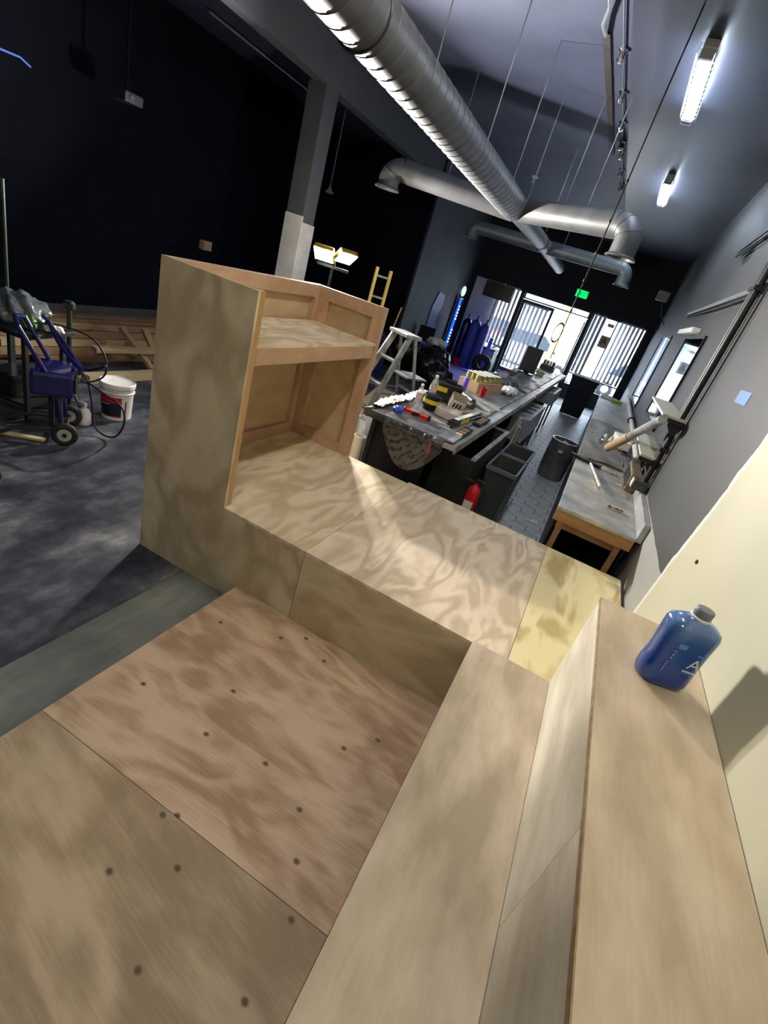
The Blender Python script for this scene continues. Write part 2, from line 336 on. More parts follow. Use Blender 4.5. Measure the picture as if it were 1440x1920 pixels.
def tube(bm, pts, r, seg=12, cap=True, radii=None):
    pts = [Vector(p) for p in pts]; n = len(pts); rings = []
    prev = None
    for i, p in enumerate(pts):
        t = (pts[min(i + 1, n - 1)] - pts[max(i - 1, 0)]).normalized()
        if prev is None: _, s, u = frame_of(t)
        else:
            s = (prev - t * prev.dot(t)).normalized(); u = s.cross(t).normalized() * 1
        prev = s
        rr = radii[i] if radii else r
        u = t.cross(s).normalized()
        rings.append([bm.verts.new(p + s * (rr * math.cos(2 * PI * k / seg)) + u * (rr * math.sin(2 * PI * k / seg))) for k in range(seg)])
    for a, b in zip(rings, rings[1:]):
        for k in range(seg):
            bm.faces.new((a[k], a[(k + 1) % seg], b[(k + 1) % seg], b[k]))
    if cap:
        bm.faces.new(list(reversed(rings[0]))); bm.faces.new(rings[-1])
    return rings
def lathe(bm, prof, seg=24, c=(0, 0, 0), cap_bottom=True, cap_top=True):
    rings = []
    for r, z in prof:
        rings.append([bm.verts.new((c[0] + r * math.cos(2 * PI * k / seg), c[1] + r * math.sin(2 * PI * k / seg), c[2] + z)) for k in range(seg)])
    for a, b in zip(rings, rings[1:]):
        for k in range(seg): bm.faces.new((a[k], a[(k + 1) % seg], b[(k + 1) % seg], b[k]))
    if cap_bottom: bm.faces.new(list(reversed(rings[0])))
    if cap_top: bm.faces.new(rings[-1])
def prism(bm, poly, axis, a, b):
    """extrude a polygon of (u,v) along an axis between a and b. axis x: (y,z); y: (x,z); z: (x,y)"""
    def P(u, v, w): return {'x': (w, u, v), 'y': (u, w, v), 'z': (u, v, w)}[axis]
    lo = [bm.verts.new(P(u, v, a)) for u, v in poly]; hi = [bm.verts.new(P(u, v, b)) for u, v in poly]
    n = len(poly)
    bm.faces.new(lo); bm.faces.new(hi)
    for k in range(n): bm.faces.new((lo[k], lo[(k + 1) % n], hi[(k + 1) % n], hi[k]))
    bmesh.ops.recalc_face_normals(bm, faces=bm.faces)
def torus(bm, c, R, r, axis='z', seg=24, rs=8, sx=1, sy=1):
    rings = []
    for i in range(seg):
        a = 2 * PI * i / seg; ring = []
        for j in range(rs):
            b = 2 * PI * j / rs; q = R + r * math.cos(b)
            p = (q * math.cos(a) * sx, q * math.sin(a) * sy, r * math.sin(b))
            if axis == 'x': p = (p[2], p[0], p[1])
            if axis == 'y': p = (p[0], p[2], p[1])
            ring.append(bm.verts.new((c[0] + p[0], c[1] + p[1], c[2] + p[2])))
        rings.append(ring)
    for i in range(seg):
        a, b = rings[i], rings[(i + 1) % seg]
        for j in range(rs): bm.faces.new((a[j], b[j], b[(j + 1) % rs], a[(j + 1) % rs]))
    bmesh.ops.recalc_face_normals(bm, faces=bm.faces)
def sheet(bm, nx, ny, fn):
    """grid surface from fn(u,v) -> point"""
    vs = [[bm.verts.new(fn(i / nx, j / ny)) for j in range(ny + 1)] for i in range(nx + 1)]
    for i in range(nx):
        for j in range(ny): bm.faces.new((vs[i][j], vs[i + 1][j], vs[i + 1][j + 1], vs[i][j + 1]))
def noise3(x, y, z=0.0):
    return (math.sin(x * 1.7 + y * 2.3 + z) + math.sin(x * 3.9 - y * 1.3 + 1.7 + z * 2) * 0.6 + math.sin(x * 7.3 + y * 6.1 + z) * 0.35) / 1.95
def mesh(bm, name, smooth=False, angle=40):
    bmesh.ops.recalc_face_normals(bm, faces=bm.faces)
    me = bpy.data.meshes.new(name); bm.to_mesh(me); bm.free()
    if smooth:
        for p in me.polygons: p.use_smooth = True
        try: me.set_sharp_from_angle(angle=math.radians(angle))
        except Exception: pass
    return me
def link(name, me, mat, parent=None):
    o = bpy.data.objects.new(name, me)
    if mat is not None:
        if len(me.materials) == 0: me.materials.append(MAT[mat] if isinstance(mat, str) else mat)
    COL.objects.link(o)
    if parent is not None: o.parent = parent
    return o
def put(name, bm, mat, parent=None, smooth=False, angle=40, label=None):
    o = link(name, mesh(bm, name, smooth, angle), mat, parent)
    if label: o['label'] = label
    return o
def tag(o, label, cat, group=None):
    o['label'] = label; o['category'] = cat
    if group: o['group'] = group
    return o
def thing(name, label, cat, loc=(0, 0, 0), rz=0.0, group=None, rot=None):
    o = bpy.data.objects.new(name, None); COL.objects.link(o); o.location = loc
    o.rotation_euler = rot if rot else (0, 0, rz); o.empty_display_size = 0.1
    return tag(o, label, cat, group)
def single(name, bm, mat, label, cat, loc=(0, 0, 0), rz=0.0, smooth=False, group=None, rot=None, angle=40):
    o = put(name, bm, mat, None, smooth, angle); o.location = loc; o.rotation_euler = rot if rot else (0, 0, rz)
    return tag(o, label, cat, group)
def struct(name, bm, mat, parent=None, smooth=False):
    o = put(name, bm, mat, parent, smooth)
    if parent is None: o['kind'] = 'structure'
    return o
def sempty(name, loc=(0, 0, 0)):
    o = bpy.data.objects.new(name, None); COL.objects.link(o); o.location = loc; o['kind'] = 'structure'; return o
def text_mesh(txt, size, depth, align='CENTER'):
    cu = bpy.data.curves.new('t', 'FONT'); cu.body = txt; cu.size = size; cu.extrude = depth
    cu.align_x = align; cu.align_y = 'CENTER'
    o = bpy.data.objects.new('t', cu); COL.objects.link(o)
    dg = bpy.context.evaluated_depsgraph_get(); dg.update()
    me = bpy.data.meshes.new_from_object(o.evaluated_get(dg)); bpy.data.objects.remove(o); bpy.data.curves.remove(cu)
    return me
def copy_tree(root, loc=None, rz=None, label=None):
    r = root.copy(); COL.objects.link(r)
    if loc is not None: r.location = loc
    if rz is not None: r.rotation_euler = (0, 0, rz)
    if label: r['label'] = label
    for ch in list(root.children):
        c = ch.copy(); COL.objects.link(c); c.parent = r
        for g in list(ch.children):
            d = g.copy(); COL.objects.link(d); d.parent = c
    return r

# ================================================================== SETTING
XR = 0.779            # right wall face
XL = -5.0             # line of posts and the front left wall
XA = -7.7             # far wall of the left bay
YF = 17.0             # storefront plane
YB = -3.0             # rear wall
ZC = 4.45             # ceiling
floor = struct('floor', bxm(XA, XR, YB, YF, -0.12, 0.0), 'floor')
struct('floor_strip', bxm(-1.83, -1.422, YB, 2.075, 0.0005, 0.004), 'floor_strip', floor)
# tiled aisle behind the bar
struct('tile_bed', bxm(-1.0, 0.76, 3.68, 15.2, 0.0005, 0.006), 'grout', floor)
tw, tl = 0.30, 0.165
tme = mesh(bxm(-tw / 2 + 0.004, tw / 2 - 0.004, -tl / 2 + 0.004, tl / 2 - 0.004, 0, 0.012, bev=0.002), 'floor_tile')
nt_ = 0
row = 0; y = 4.75
rest = newbm()
while y < 15.1:
    off = 0.15 if row % 2 else 0.0
    x = -0.92 + off
    while x < 0.62:
        if nt_ < 296:
            t = link('floor_tile', tme, 'tile', floor); t.location = (x, y, 0.005 + random.uniform(-0.0012, 0.0012)); t.rotation_euler = (random.uniform(-.004, .004), 0, 0); nt_ += 1
        else:
            box(rest, x - tw / 2 + .004, x + tw / 2 - .004, y - tl / 2 + .004, y + tl / 2 - .004, 0.005, 0.017)
        x += tw
    y += tl; row += 1
rt = put('far_floor_tiles', rest, 'tile', floor); rt['kind'] = 'stuff'
single('floor_mat', bxm(-1.05, 1.05, -1.6, 1.6, 0.0, 0.012, bev=0.004), 'lit_purple_mat', 'violet mat on the floor before the gas cylinders, coloured light in its colour', 'mat', (-3.75, 13.95, 0.0))

struct('ceiling', bxm(XA - .1, XR + .1, YB, YF + .2, ZC, ZC + 0.15), 'ceil')
struct('ceiling_right', bxm(-1.03, XR, YB, YF, ZC - 0.06, ZC - 0.001), 'soffit')
struct('wall_right', bxm(XR, XR + 0.15, YB, YF + .2, 0, ZC), 'right_wall')
struct('wall_left', bxm(XA - 0.15, XA, YB, 12.3, 0, ZC), 'navy')
struct('wall_rear', bxm(XA, XR, YB - 0.15, YB, 0, ZC), 'navy')
struct('wall_bay', bxm(XA, XL, 12.1, 12.25, 0, ZC), 'navy')
struct('wall_left_front', bxm(XL - 0.15, XL, 12.25, YF + .2, 0, ZC), 'grey_wall')
struct('trim_1', bxm(XL - 0.22, XL, YB, 12.1, 4.0, ZC - 0.001), 'post_paint')
struct('trim_2', bxm(XA, XA + 0.03, YB, 12.1, 1.28, 1.34), 'navy')
struct('baseboard_left', bxm(XA, XA + 0.025, YB, 12.1, 0.0, 0.16), 'grey_wall')
# post with a pale boarded foot
po = struct('column', bxm(XL - 0.30, XL, 7.22, 7.55, 0.0, 4.0), 'post_paint')
put('board', bxm(XL, XL + 0.022, 7.20, 7.56, 0.01, 2.28), 'sleeve', po)
put('board', bxm(XL - 0.30, XL + 0.022, 7.195, 7.218, 0.01, 2.36), 'sleeve', po)

# ------------------------------------------------------------------ storefront
wf = sempty('wall_front')
put('fascia', bxm(XL, XR, YF, YF + .2, 2.60, ZC), 'black_wall', wf)
put('left_jamb', bxm(XL, -4.86, YF - .02, YF + .2, 0, 2.60), 'black_wall', wf)
put('right_jamb', bxm(0.57, XR, YF - .02, YF + .2, 0, 2.60), 'black_wall', wf)
put('white_panel', bxm(-4.86, -4.02, YF + .02, YF + .2, 0.0, 2.60), 'white_wall', wf)
put('left_kerb', bxm(-4.02, -3.30, YF, YF + .2, 0.0, 0.42), 'white_wall', wf)
put('right_kerb', bxm(-1.02, 0.57, YF, YF + .2, 0.0, 0.42), 'grey_wall', wf)
def window(name, x0, x1, z0, z1, mull=(), rails=()):
    w = sempty(name, ((x0 + x1) / 2, YF + .1, z0))
    cx = (x0 + x1) / 2; t = 0.035
    def fr(a, b, c, d, nm='frame'):
        put(nm, bxm(a - cx, b - cx, -0.06, 0.06, c - z0, d - z0), 'frame_dark', w)
    fr(x0, x0 + t, z0, z1); fr(x1 - t, x1, z0, z1); fr(x0 + t, x1 - t, z0, z0 + t); fr(x0 + t, x1 - t, z1 - t, z1)
    for m in mull: fr(m - t / 2, m + t / 2, z0 + t, z1 - t, 'mullion')
    for r in rails: fr(x0 + t, x1 - t, r - t / 2, r + t / 2, 'rail')
    xs = [x0 + t] + list(mull) + [x1 - t]
    for a, b in zip(xs, xs[1:]):
        put('pane', bxm(a - cx, b - cx, -0.004, 0.004, z0 + t - z0, z1 - t - z0), 'glass', w)
    return w
window('window_1', -4.02, -3.30, 0.42, 2.60, rails=(0.82,))
window('window_2', -3.20, -1.12, 2.40, 2.60)
window('window_3', -1.02, 0.57, 0.42, 2.60, mull=(-0.28,), rails=(0.80,))
put('mullion_post', bxm(-3.30, -3.20, YF - .04, YF + .2, 0, 2.60), 'frame_dark', wf)
put('mullion_post', bxm(-1.12, -1.02, YF - .04, YF + .2, 0, 2.60), 'frame_dark', wf)
def door(name, x0, x1, opened=0.0, hinge_left=True):
    w = x1 - x0
    d = sempty(name, (x0 if hinge_left else x1, YF + .1, 0.02)); d.rotation_euler = (0, 0, opened)
    s = 1 if hinge_left else -1
    def B(a, b, c, e, nm, mt='frame_dark', th=0.045):
        lo, hi = sorted((a * s, b * s)); put(nm, bxm(lo, hi, -th / 2, th / 2, c, e), mt, d)
    B(0, 0.075, 0, 2.36, 'stile'); B(w - .075, w, 0, 2.36, 'stile'); B(.075, w - .075, 0, 0.24, 'bottom_rail'); B(.075, w - .075, 2.27, 2.36, 'top_rail')
    B(.075, w - .075, 0.24, 2.27, 'pane', 'glass', 0.008)
    bm = newbm(); tube(bm, [(s * (w - .12), -.05, .95), (s * (w - .12), -.05, 1.25)], 0.012); put('handle', bm, 'chrome', d, True)
    return d
door('door_1', -3.20, -2.17)
door('door_2', -2.15, -1.12, opened=-1.45, hinge_left=False)
# vertical blinds: each strip its own part
def blind(label, x0, x1, z0, z1, n, ang, mnt=.099, grp='vertical blinds at the storefront'):
    b = thing('vertical_blind', label, 'blind', ((x0 + x1) / 2, YF - 0.10, z0), 0, grp)
    cx = (x0 + x1) / 2
    put('head_rail', bxm(x0 - cx, x1 - cx, -.02, .02, z1 - z0, z1 - z0 + 0.04), 'white_pl', b)
    for q in (x0 - cx + .08, x1 - cx - .08): put('mount', bxm(q - .02, q + .02, -.02, mnt, z1 - z0 + .041, z1 - z0 + .09), 'iron', b)
    me = mesh(bxm(-.045, .045, -.0015, .0015, 0.0, z1 - z0), 'slat')
    for i in range(n):
        s = link('slat', me, 'blind', b); s.location = (x0 - cx + (i + .5) * (x1 - x0) / n, 0, 0); s.rotation_euler = (0, 0, ang + random.uniform(-.12, .12))
blind('grey strip blind half drawn over the window by the black screen', -3.98, -3.34, 0.84, 2.555, 5, .75)
blind('grey strip blind behind the closed door leaf', -3.10, -2.28, 0.30, 2.25, 6, .85, .176)
blind('grey strip blind left of the letter placard', -0.98, -0.60, 0.85, 2.555, 3, .5)
blind('grey strip blind right of the letter placard', -0.20, 0.52, 0.85, 2.555, 6, .8)

# ------------------------------------------------------------------ outside
struct('ground_pavement', bxm(-14, 9, YF + .2, 21.5, -0.1, 0.0), 'concrete')
struct('ground_road', bxm(-22, 14, 21.5, 29.5, -0.2, -0.08), 'asphalt')
fac = thing('facing_building', 'cream shopfront building across the bright street', 'building', (-4, 31.0, -0.05))
put('wall', bxm(-16, 14, 0, 0.4, 0, 6.0), 'facade', fac)
for i in range(7):
    x = -14 + i * 4.0
    put('window', bxm(x, x + 2.6, -.05, 0.0, 0.6, 2.9), plain('pale shop glass', (.30, .34, .38), .2) if i == 0 else bpy.data.materials['pale shop glass'], fac)
    put('awning', bxm(x - .2, x + 2.8, -0.8, -0.06, 3.0, 3.15), 'white_metal', fac)
def car(label, paint, loc, rz=0):
    c = thing('parked_car', label, 'car', loc, rz, 'cars parked outside')
    bm = newbm()
    prism(bm, [(-2.1, .28), (-2.15, .62), (-1.95, .84), (-1.2, .92), (1.0, .92), (1.95, .80), (2.15, .55), (2.1, .28)], 'y', -.86, .86)
    put('body', bm, paint, c)
    bm = newbm(); prism(bm, [(-1.45, .92), (-1.0, 1.42), (.35, 1.46), (1.05, .92)], 'y', -.74, .74); put('cabin', bm, 'car_glass', c)
    bm = newbm(); prism(bm, [(-1.02, 1.425), (-.95, 1.47), (.32, 1.50), (.38, 1.46)], 'y', -.70, .70); put('roof', bm, paint, c)
    for sx in (-1.32, 1.32):
        for sy in (-.80, .80):
            bm = newbm(); torus(bm, (0, 0, 0), 0.22, 0.10, 'y', 20, 8); w = put('wheel', bm, 'rubber', c, True); w.location = (sx, sy, .32)
            bm = newbm(); tube(bm, [(0, -.07, 0), (0, .07, 0)], .17, 16); put('hub', bm, 'hub', w, True)
car('silver car parked outside beyond the open door', 'car_white', (-3.1, 22.9, -.08), 0.05)
car('red car parked farther off beyond the open door', 'car_red', (-5.4, 26.2, -.08), 0.0)
car('silver car parked outside the right hand shop window', 'car_white', (1.6, 23.2, -.08), 0.0)
sp = thing('street_post', 'orange painted post on the pavement outside the open door', 'post', (-2.05, 19.8, 0.0))
put('shaft', bxm(-.10, .10, -.10, .10, 0.06, 3.0, bev=.02), 'orange_post', sp); put('foot', bxm(-.2, .2, -.2, .2, 0, .06), 'concrete', sp)

# ------------------------------------------------------------------ EXIT sign, placard, screen
ex = thing('exit_sign', 'lit green EXIT sign on the black fascia above the doors', 'exit sign', (-1.58, YF - 0.05, 2.87))
put('housing', bxm(-.19, .19, -.0, .05, -.0, .22, bev=.008), 'black_gloss', ex)
put('lit_face', bxm(-.175, .175, -.012, -.001, .012, .208), 'exit_green', ex)
o = link('lettering', text_mesh('EXIT', 0.20, 0.002), 'exit_dark', ex); o.rotation_euler = (PI / 2, 0, 0); o.location = (0, -.016, .108)
pl = thing('letter_placard', 'tan placard with a large letter A in the shop window', 'placard', (-0.40, YF - 0.02, 1.76))
put('card', bxm(-.15, .15, -.004, .004, 0, .34), 'placard', pl)
o = link('letter', text_mesh('A', 0.27, 0.001), 'ink_dark', pl); o.rotation_euler = (PI / 2, 0, 0); o.location = (0, -.007, .17)
single('window_sticker', bxm(-.09, .09, -.003, .003, 0, .09), 'yellow_fg', 'small orange sticker near the top of the shop window', 'sticker', (-0.42, YF - 0.02, 2.36))
tv = thing('wall_screen', 'black flat screen hung under the fascia beside the white panel', 'screen', (-4.0, YF - 0.16, 2.12), 0.05)
put('bezel', bxm(-.46, .46, -.025, .025, 0, .46, bev=.01), 'black_gloss', tv); put('bracket', bxm(-.08, .08, .025, .16, .14, .32), 'iron', tv)
put('glass', bxm(-.44, .44, -.03, -.026, .02, .44), 'black_gloss', tv)

# ================================================================== PLYWOOD SEATING
# ---- tall cabinet (front sheet is L shaped and runs down to the floor)
XB0, XB1, YB0, YB1, ZB = -2.24, -1.605, 2.08, 3.62, 1.815
ZD = 0.600
cab = thing('plywood_cabinet', 'tall plywood cabinet with open shelf at the end of the deck', 'cabinet', (XB0, YB0, 0))
def C(x): return x - XB0
def D(y): return y - YB0
bm = newbm(); prism(bm, [(C(XB0), 0.0), (C(-1.022), 0.0), (C(-1.022), ZD - .019), (C(XB1), ZD - .019), (C(XB1), ZB), (C(XB0), ZB)], 'y', 0.0, 0.018)
put('front_sheet', bm, 'ply_front', cab)
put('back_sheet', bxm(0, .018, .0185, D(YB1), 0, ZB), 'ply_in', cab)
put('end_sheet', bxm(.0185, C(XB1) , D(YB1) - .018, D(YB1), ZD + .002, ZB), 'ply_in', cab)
put('corner_stile', bxm(C(XB1) - .038, C(XB1), .0185, .058, ZD + .002, ZB), 'stile', cab)
put('inner_post', bxm(.019, .058, D(YB1) - .107, D(YB1) - .019, ZD + .09, ZB - .09), 'fir_v', cab)
put('inner_post', bxm(C(XB1) - .09, C(XB1), D(YB1) - .057, D(YB1) - .019, ZD + .002, ZB), 'fir_v', cab)
put('inner_post', bxm(.060, .15, D(YB1) - .057, D(YB1) - .019, ZD + .09, ZB - .09), 'fir_v', cab)
put('bottom_rail', bxm(.019, .058, .02, D(YB1) - .06, ZD + .002, ZD + .09), 'fir', cab)
put('bottom_rail', bxm(.060, C(XB1) - .092, D(YB1) - .057, D(YB1) - .019, ZD + .002, ZD + .09), 'fir', cab)
put('top_rail', bxm(.019, .058, .02, D(YB1) - .019, ZB - .09, ZB), 'fir', cab)
put('top_rail', bxm(.060, C(XB1) - .092, D(YB1) - .057, D(YB1) - .019, ZB - .09, ZB), 'fir', cab)
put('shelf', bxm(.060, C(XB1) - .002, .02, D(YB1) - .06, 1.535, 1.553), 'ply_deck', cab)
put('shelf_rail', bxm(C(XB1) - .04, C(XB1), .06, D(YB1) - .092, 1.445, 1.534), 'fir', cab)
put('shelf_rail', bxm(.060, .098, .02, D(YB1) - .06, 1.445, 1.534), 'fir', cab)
# ---- deck
dk = thing('plywood_deck', 'raised plywood deck of three sheets running from the cabinet to the wall', 'deck', (-1.02, YB0, 0))
def K(x): return x + 1.02
g = 0.0015
bm = newbm(); prism(bm, [(K(XB0) + .06, .0195), (K(XB1) - .0, .0195), (K(XB1) - .0, 0.0), (K(-1.02) - g, 0.0), (K(-1.02) - g, D(3.60)), (K(XB0) + .06, D(3.60))], 'z', ZD - .018, ZD)
put('deck_sheet', bm, 'ply_deck', dk)
put('deck_sheet', bxm(K(-1.02) + g, K(0.188) - g, 0.0, D(3.635), ZD - .018, ZD + .0006), 'ply_deck_mid', dk)
put('deck_sheet', bxm(K(0.188) + g, K(0.752), 0.0, D(3.635), ZD - .018, ZD - .0004), 'ply_deck_yellow', dk)
put('riser_sheet', bxm(K(-1.02) + g, K(0.75), 0.001, .018, 0.0, ZD - .019), 'ply_riser', dk)
put('back_riser', bxm(K(XB0) + .03, K(0.75), D(3.615), D(3.633), 0.0, ZD - .019), 'ply_riser', dk)
for x in (-1.9, -1.4, -.9, -.4, .1, .6):
    put('joist', bxm(K(x), K(x) + .038, .02, D(3.614), .45, ZD - .019), 'fir', dk)
# ---- low platform
pf = thing('plywood_platform', 'low reddish plywood platform in front of the deck', 'platform', (-1.42, 0.89, 0))
def Q(x): return x + 1.42
ZA = 0.118
put('floor_sheet', bxm(0, Q(-0.002), g, 2.078 - .89, ZA - .018, ZA + .0005), 'ply_floor', pf)
put('floor_sheet', bxm(0, Q(-0.002), -1.22, -g, ZA - .018, ZA), 'ply_floor2', pf)
put('floor_sheet', bxm(0, Q(-0.002), -2.44, -1.22 - 2 * g, ZA - .018, ZA), 'ply_floor', pf)
put('edge_joist', bxm(0, .038, -2.44, 2.075 - .89, 0.004, ZA - .019), 'fir', pf)
put('edge_joist', bxm(Q(-.04), Q(-.002), -2.44, 2.075 - .89, 0.004, ZA - .019), 'fir', pf)
# ---- bench
bn = thing('plywood_bench', 'long plywood bench seat along the low wall', 'bench', (0.0, 2.076, 0))
put('seat_sheet', bxm(0, .398, -3.5, 0, .597, .615), 'ply_bench', bn)
put('front_sheet', bxm(.004, .022, -3.5, -.002, .005, .596), 'ply_riser', bn)
# ---- ledge (seat back with wide top)
lg = thing('plywood_ledge', 'high plywood seat back with wide top against the cream wall', 'ledge', (0.40, 2.076, 0))
put('face_sheet', bxm(0, .018, -1.135 + g, 0, .0, 1.1165), 'ply_face', lg)
put('face_sheet', bxm(0, .018, -3.5, -1.135 - g, .0, 1.1165), 'ply_face', lg)
put('top_sheet', bxm(.0, .376, -3.5, 0.0, 1.117, 1.135), 'ply_ledge', lg)
put('edge_strip', bxm(-.003, -.0005, -3.5, 0.0, 1.117, 1.1345), 'ply_edge', lg)
put('end_sheet', bxm(.019, .376, -.018, 0.0, 0.0, 1.1165), 'ply_bench', lg)

# ---- blue jug on the ledge
def jug():
    t = thing('blue_jug', 'large blue plastic jug with grey cap standing on the ledge', 'bottle', (0.607, 1.675, 1.1355), 0.25)
    bm = newbm(); rings = []
    # z, half width, half depth, notch on the left side
    prof = [(0.0, .066, .044, 0), (.006, .076, .053, 0), (.022, .082, .058, 0), (.055, .083, .059, 0), (.075, .082, .0585, .001), (.10, .0815, .058, .002), (.13, .0815, .058, .002),
            (.16, .0815, .058, .002), (.185, .082, .0585, .001), (.205, .083, .059, 0), (.228, .083, .059, 0), (.245, .078, .055, 0), (.258, .062, .044, 0), (.266, .042, .034, 0), (.270, .029, .028, 0), (.280, .026, .026, 0)]
    seg = 40
    for z, a, b, nch in prof:
        ex = 3.2 if z < .25 else 2.4 if z < .268 else 2.0
        r = []
        for k in range(seg):
            th = 2 * PI * k / seg; c, s = math.cos(th), math.sin(th)
            x = a * math.copysign(abs(c) ** (2 / ex), c); y_ = b * math.copysign(abs(s) ** (2 / ex), s)
            if nch and x < -a * .5: x += nch * (1 + math.sin(z * 260))
            r.append(bm.verts.new((x, y_, z)))
        rings.append(r)
    for p, q in zip(rings, rings[1:]):
        for k in range(seg): bm.faces.new((p[k], p[(k + 1) % seg], q[(k + 1) % seg], q[k]))
    bm.faces.new(list(reversed(rings[0]))); bm.faces.new(rings[-1])
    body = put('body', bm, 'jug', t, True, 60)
    bm = newbm(); lathe(bm, [(.031, .268), (.033, .271), (.033, .276), (.030, .278)], 28); put('neck_ring', bm, 'white_pl', t, True)
    bm = newbm(); lathe(bm, [(.0275, .279), (.0285, .281), (.0285, .303), (.0265, .306), (.02, .307)], 36)
    put('cap', bm, 'grey_pl', t, True)
    # print on the broad front (faces -y) : bars, dots, pale block, letters
    def flat(nm, x0, x1, z0, z1, mt): put(nm, bxm(x0, x1, -.0597, -.0570, z0, z1), mt, body)
    flat('printed_bar', -.046, -.041, .070, .115, 'ink_faint')
    for i in range(3):
        bm = newbm(); tube(bm, [(-.040, -.0597, .128 + i * .014), (-.040, -.0570, .128 + i * .014)], .0045, 14); put('printed_dot', bm, 'ink_faint', body)
    flat('printed_block', -.040, -.014, .172, .190, 'ink_faint')
    o = link('printed_letters', text_mesh('A', .060, .0006), 'ink_white', body); o.rotation_euler = (PI / 2, 0, 0); o.location = (.038, -.0594, .128)
    flat('printed_line', .014, .056, .094, .099, 'ink_white'); flat('printed_line', .012, .050, .087, .0895, 'ink_faint'); flat('printed_line', .028, .054, .165, .170, 'ink_faint')
jug()
# hole and scuffs in the cream wall
bm = newbm(); tube(bm, [(-.006, 0, 0), (0.0005, 0, 0)], .011, 12); single('wall_plug_hole', bm, 'rubber', 'small dark hole punched in the cream wall', 'hole', (XR - .0008, 2.58, 1.29))

# ================================================================== BAR
ZT = 1.0
bar = thing('bar_counter', 'long black bar counter cluttered with tools', 'bar', (-1.2, 3.80, 0))
bl = 9.5
put('front_panel', bxm(-.36, -.32, 0.0, bl, 0, .955), 'bar_panel', bar)
put('end_panel', bxm(-.32, .20, 0.02, .05, 0, .955), 'bar_panel', bar)
put('inner_panel', bxm(-.10, -.06, .05, bl, 0, .955), 'black', bar)
put('far_end_panel', bxm(-.32, .20, bl - .05, bl - .01, 0, .955), 'bar_panel', bar)
put('counter_top', bxm(-.40, .30, -.02, bl, .956, 1.0, bev=.008), 'bar_top', bar)
bm = newbm(); tube(bm, [(-.405, -.03, .975), (-.405, bl, .975)], .042, 14); put('arm_rail', bm, 'black', bar, True)
bm = newbm(); tube(bm, [(-.40, -.02, .972), (.20, -.03, .972)], .036, 12); put('end_rail', bm, 'black', bar, True)
put('drip_rail', bxm(.303, .41, -.02, bl, .945, .985, bev=.004), 'steel', bar)
put('drip_lip', bxm(.412, .422, -.02, bl, .925, .992), 'alu', bar)
put('under_shelf', bxm(-.05, .22, .06, bl - .06, .40, .42), 'black', bar)
# ice bin
ib = thing('ice_bin', 'dark steel ice bin with bare rim under the near end of the bar', 'ice bin', (-0.83, 4.10, 0))
put('end_wall', bxm(-.16, .18, 0, .03, 0.0, .84), 'bar_end', ib); put('far_wall', bxm(-.16, .18, 1.50, 1.53, 0.06, .84), 'bar_end', ib)
put('side_wall', bxm(.15, .18, .031, 1.499, .06, .82), 'black', ib); put('back_wall', bxm(-.16, -.13, .031, 1.499, .06, .84), 'black', ib)
put('bottom', bxm(-.13, .15, .031, 1.499, .25, .28), 'black', ib)
put('rim', bxm(.145, .19, .0, 1.53, .841, .858), 'alu', ib); put('rim', bxm(-.16, .144, 1.49, 1.53, .841, .858), 'alu', ib)
# fire extinguisher on the bin end
fe = thing('fire_extinguisher', 'red fire extinguisher hanging at the end of the ice bin', 'extinguisher', (-0.545, 4.02, 0.28))
bm = newbm(); lathe(bm, [(.05, 0), (.058, .008), (.06, .02), (.06, .33), (.052, .365), (.03, .39), (.02, .40), (.02, .42)], 24); put('cylinder', bm, 'red', fe, True)
bm = newbm(); lathe(bm, [(.022, .42), (.022, .45), (.012, .455)], 14); put('valve', bm, 'iron', fe, True)
bm = newbm(); stick(bm, (-.01, .0, .46), (.06, -.06, .50), .016, .012); stick(bm, (-.01, 0, .45), (.065, -.065, .46), .016, .010); put('lever', bm, 'iron', fe)
bm = newbm(); tube(bm, [(0, .03, .44), (.06, .04, .43), (.085, .03, .36), (.085, .02, .22)], .009, 8); put('hose', bm, 'rubber', fe, True)
put('label_band', bxm(-.04, .04, -.0625, -.0600, .14, .26), 'paper', fe); put('wall_hook', bxm(-.15, .02, .061, .0815, .34, .40), 'iron', fe)
# slim bins
def slim(label, loc):
    t = thing('slim_bin', label, 'bin', loc, 0, 'slim waste bins in the aisle')
    bm = newbm(); a0, b0, a1, b1, h = .105, .235, .145, .285, .66
    def ring(a, b, z): return [bm.verts.new(p) for p in ((-a, -b, z), (a, -b, z), (a, b, z), (-a, b, z))]
    R_ = [ring(a0, b0, 0), ring(a1, b1, h), ring(a1 - .008, b1 - .008, h), ring(a0 - .006, b0 - .006, .02)]
    bm.faces.new(list(reversed(R_[0])))
    for p, q in zip(R_, R_[1:]):
        for k in range(4): bm.faces.new((p[k], p[(k + 1) % 4], q[(k + 1) % 4], q[k]))
    bm.faces.new(R_[3]); put('body', bm, 'dkgrey_pl', t)
    bm = newbm()
    for x0, x1, y0, y1 in ((-a1 - .012, a1 + .012, -b1 - .012, -b1 + .004), (-a1 - .012, a1 + .012, b1 - .004, b1 + .012), (-a1 - .012, -a1 + .004, -b1 + .004, b1 - .004), (a1 - .004, a1 + .012, -b1 + .004, b1 - .004)):
        box(bm, x0, x1, y0, y1, h - .03, h + .012)
    put('rim', bm, 'grey_pl', t); return t
slim('dark grey slim bin nearest the fire extinguisher', (-.46, 4.98, .02)); slim('dark grey slim bin behind the nearer slim bin', (-.46, 5.62, .02))
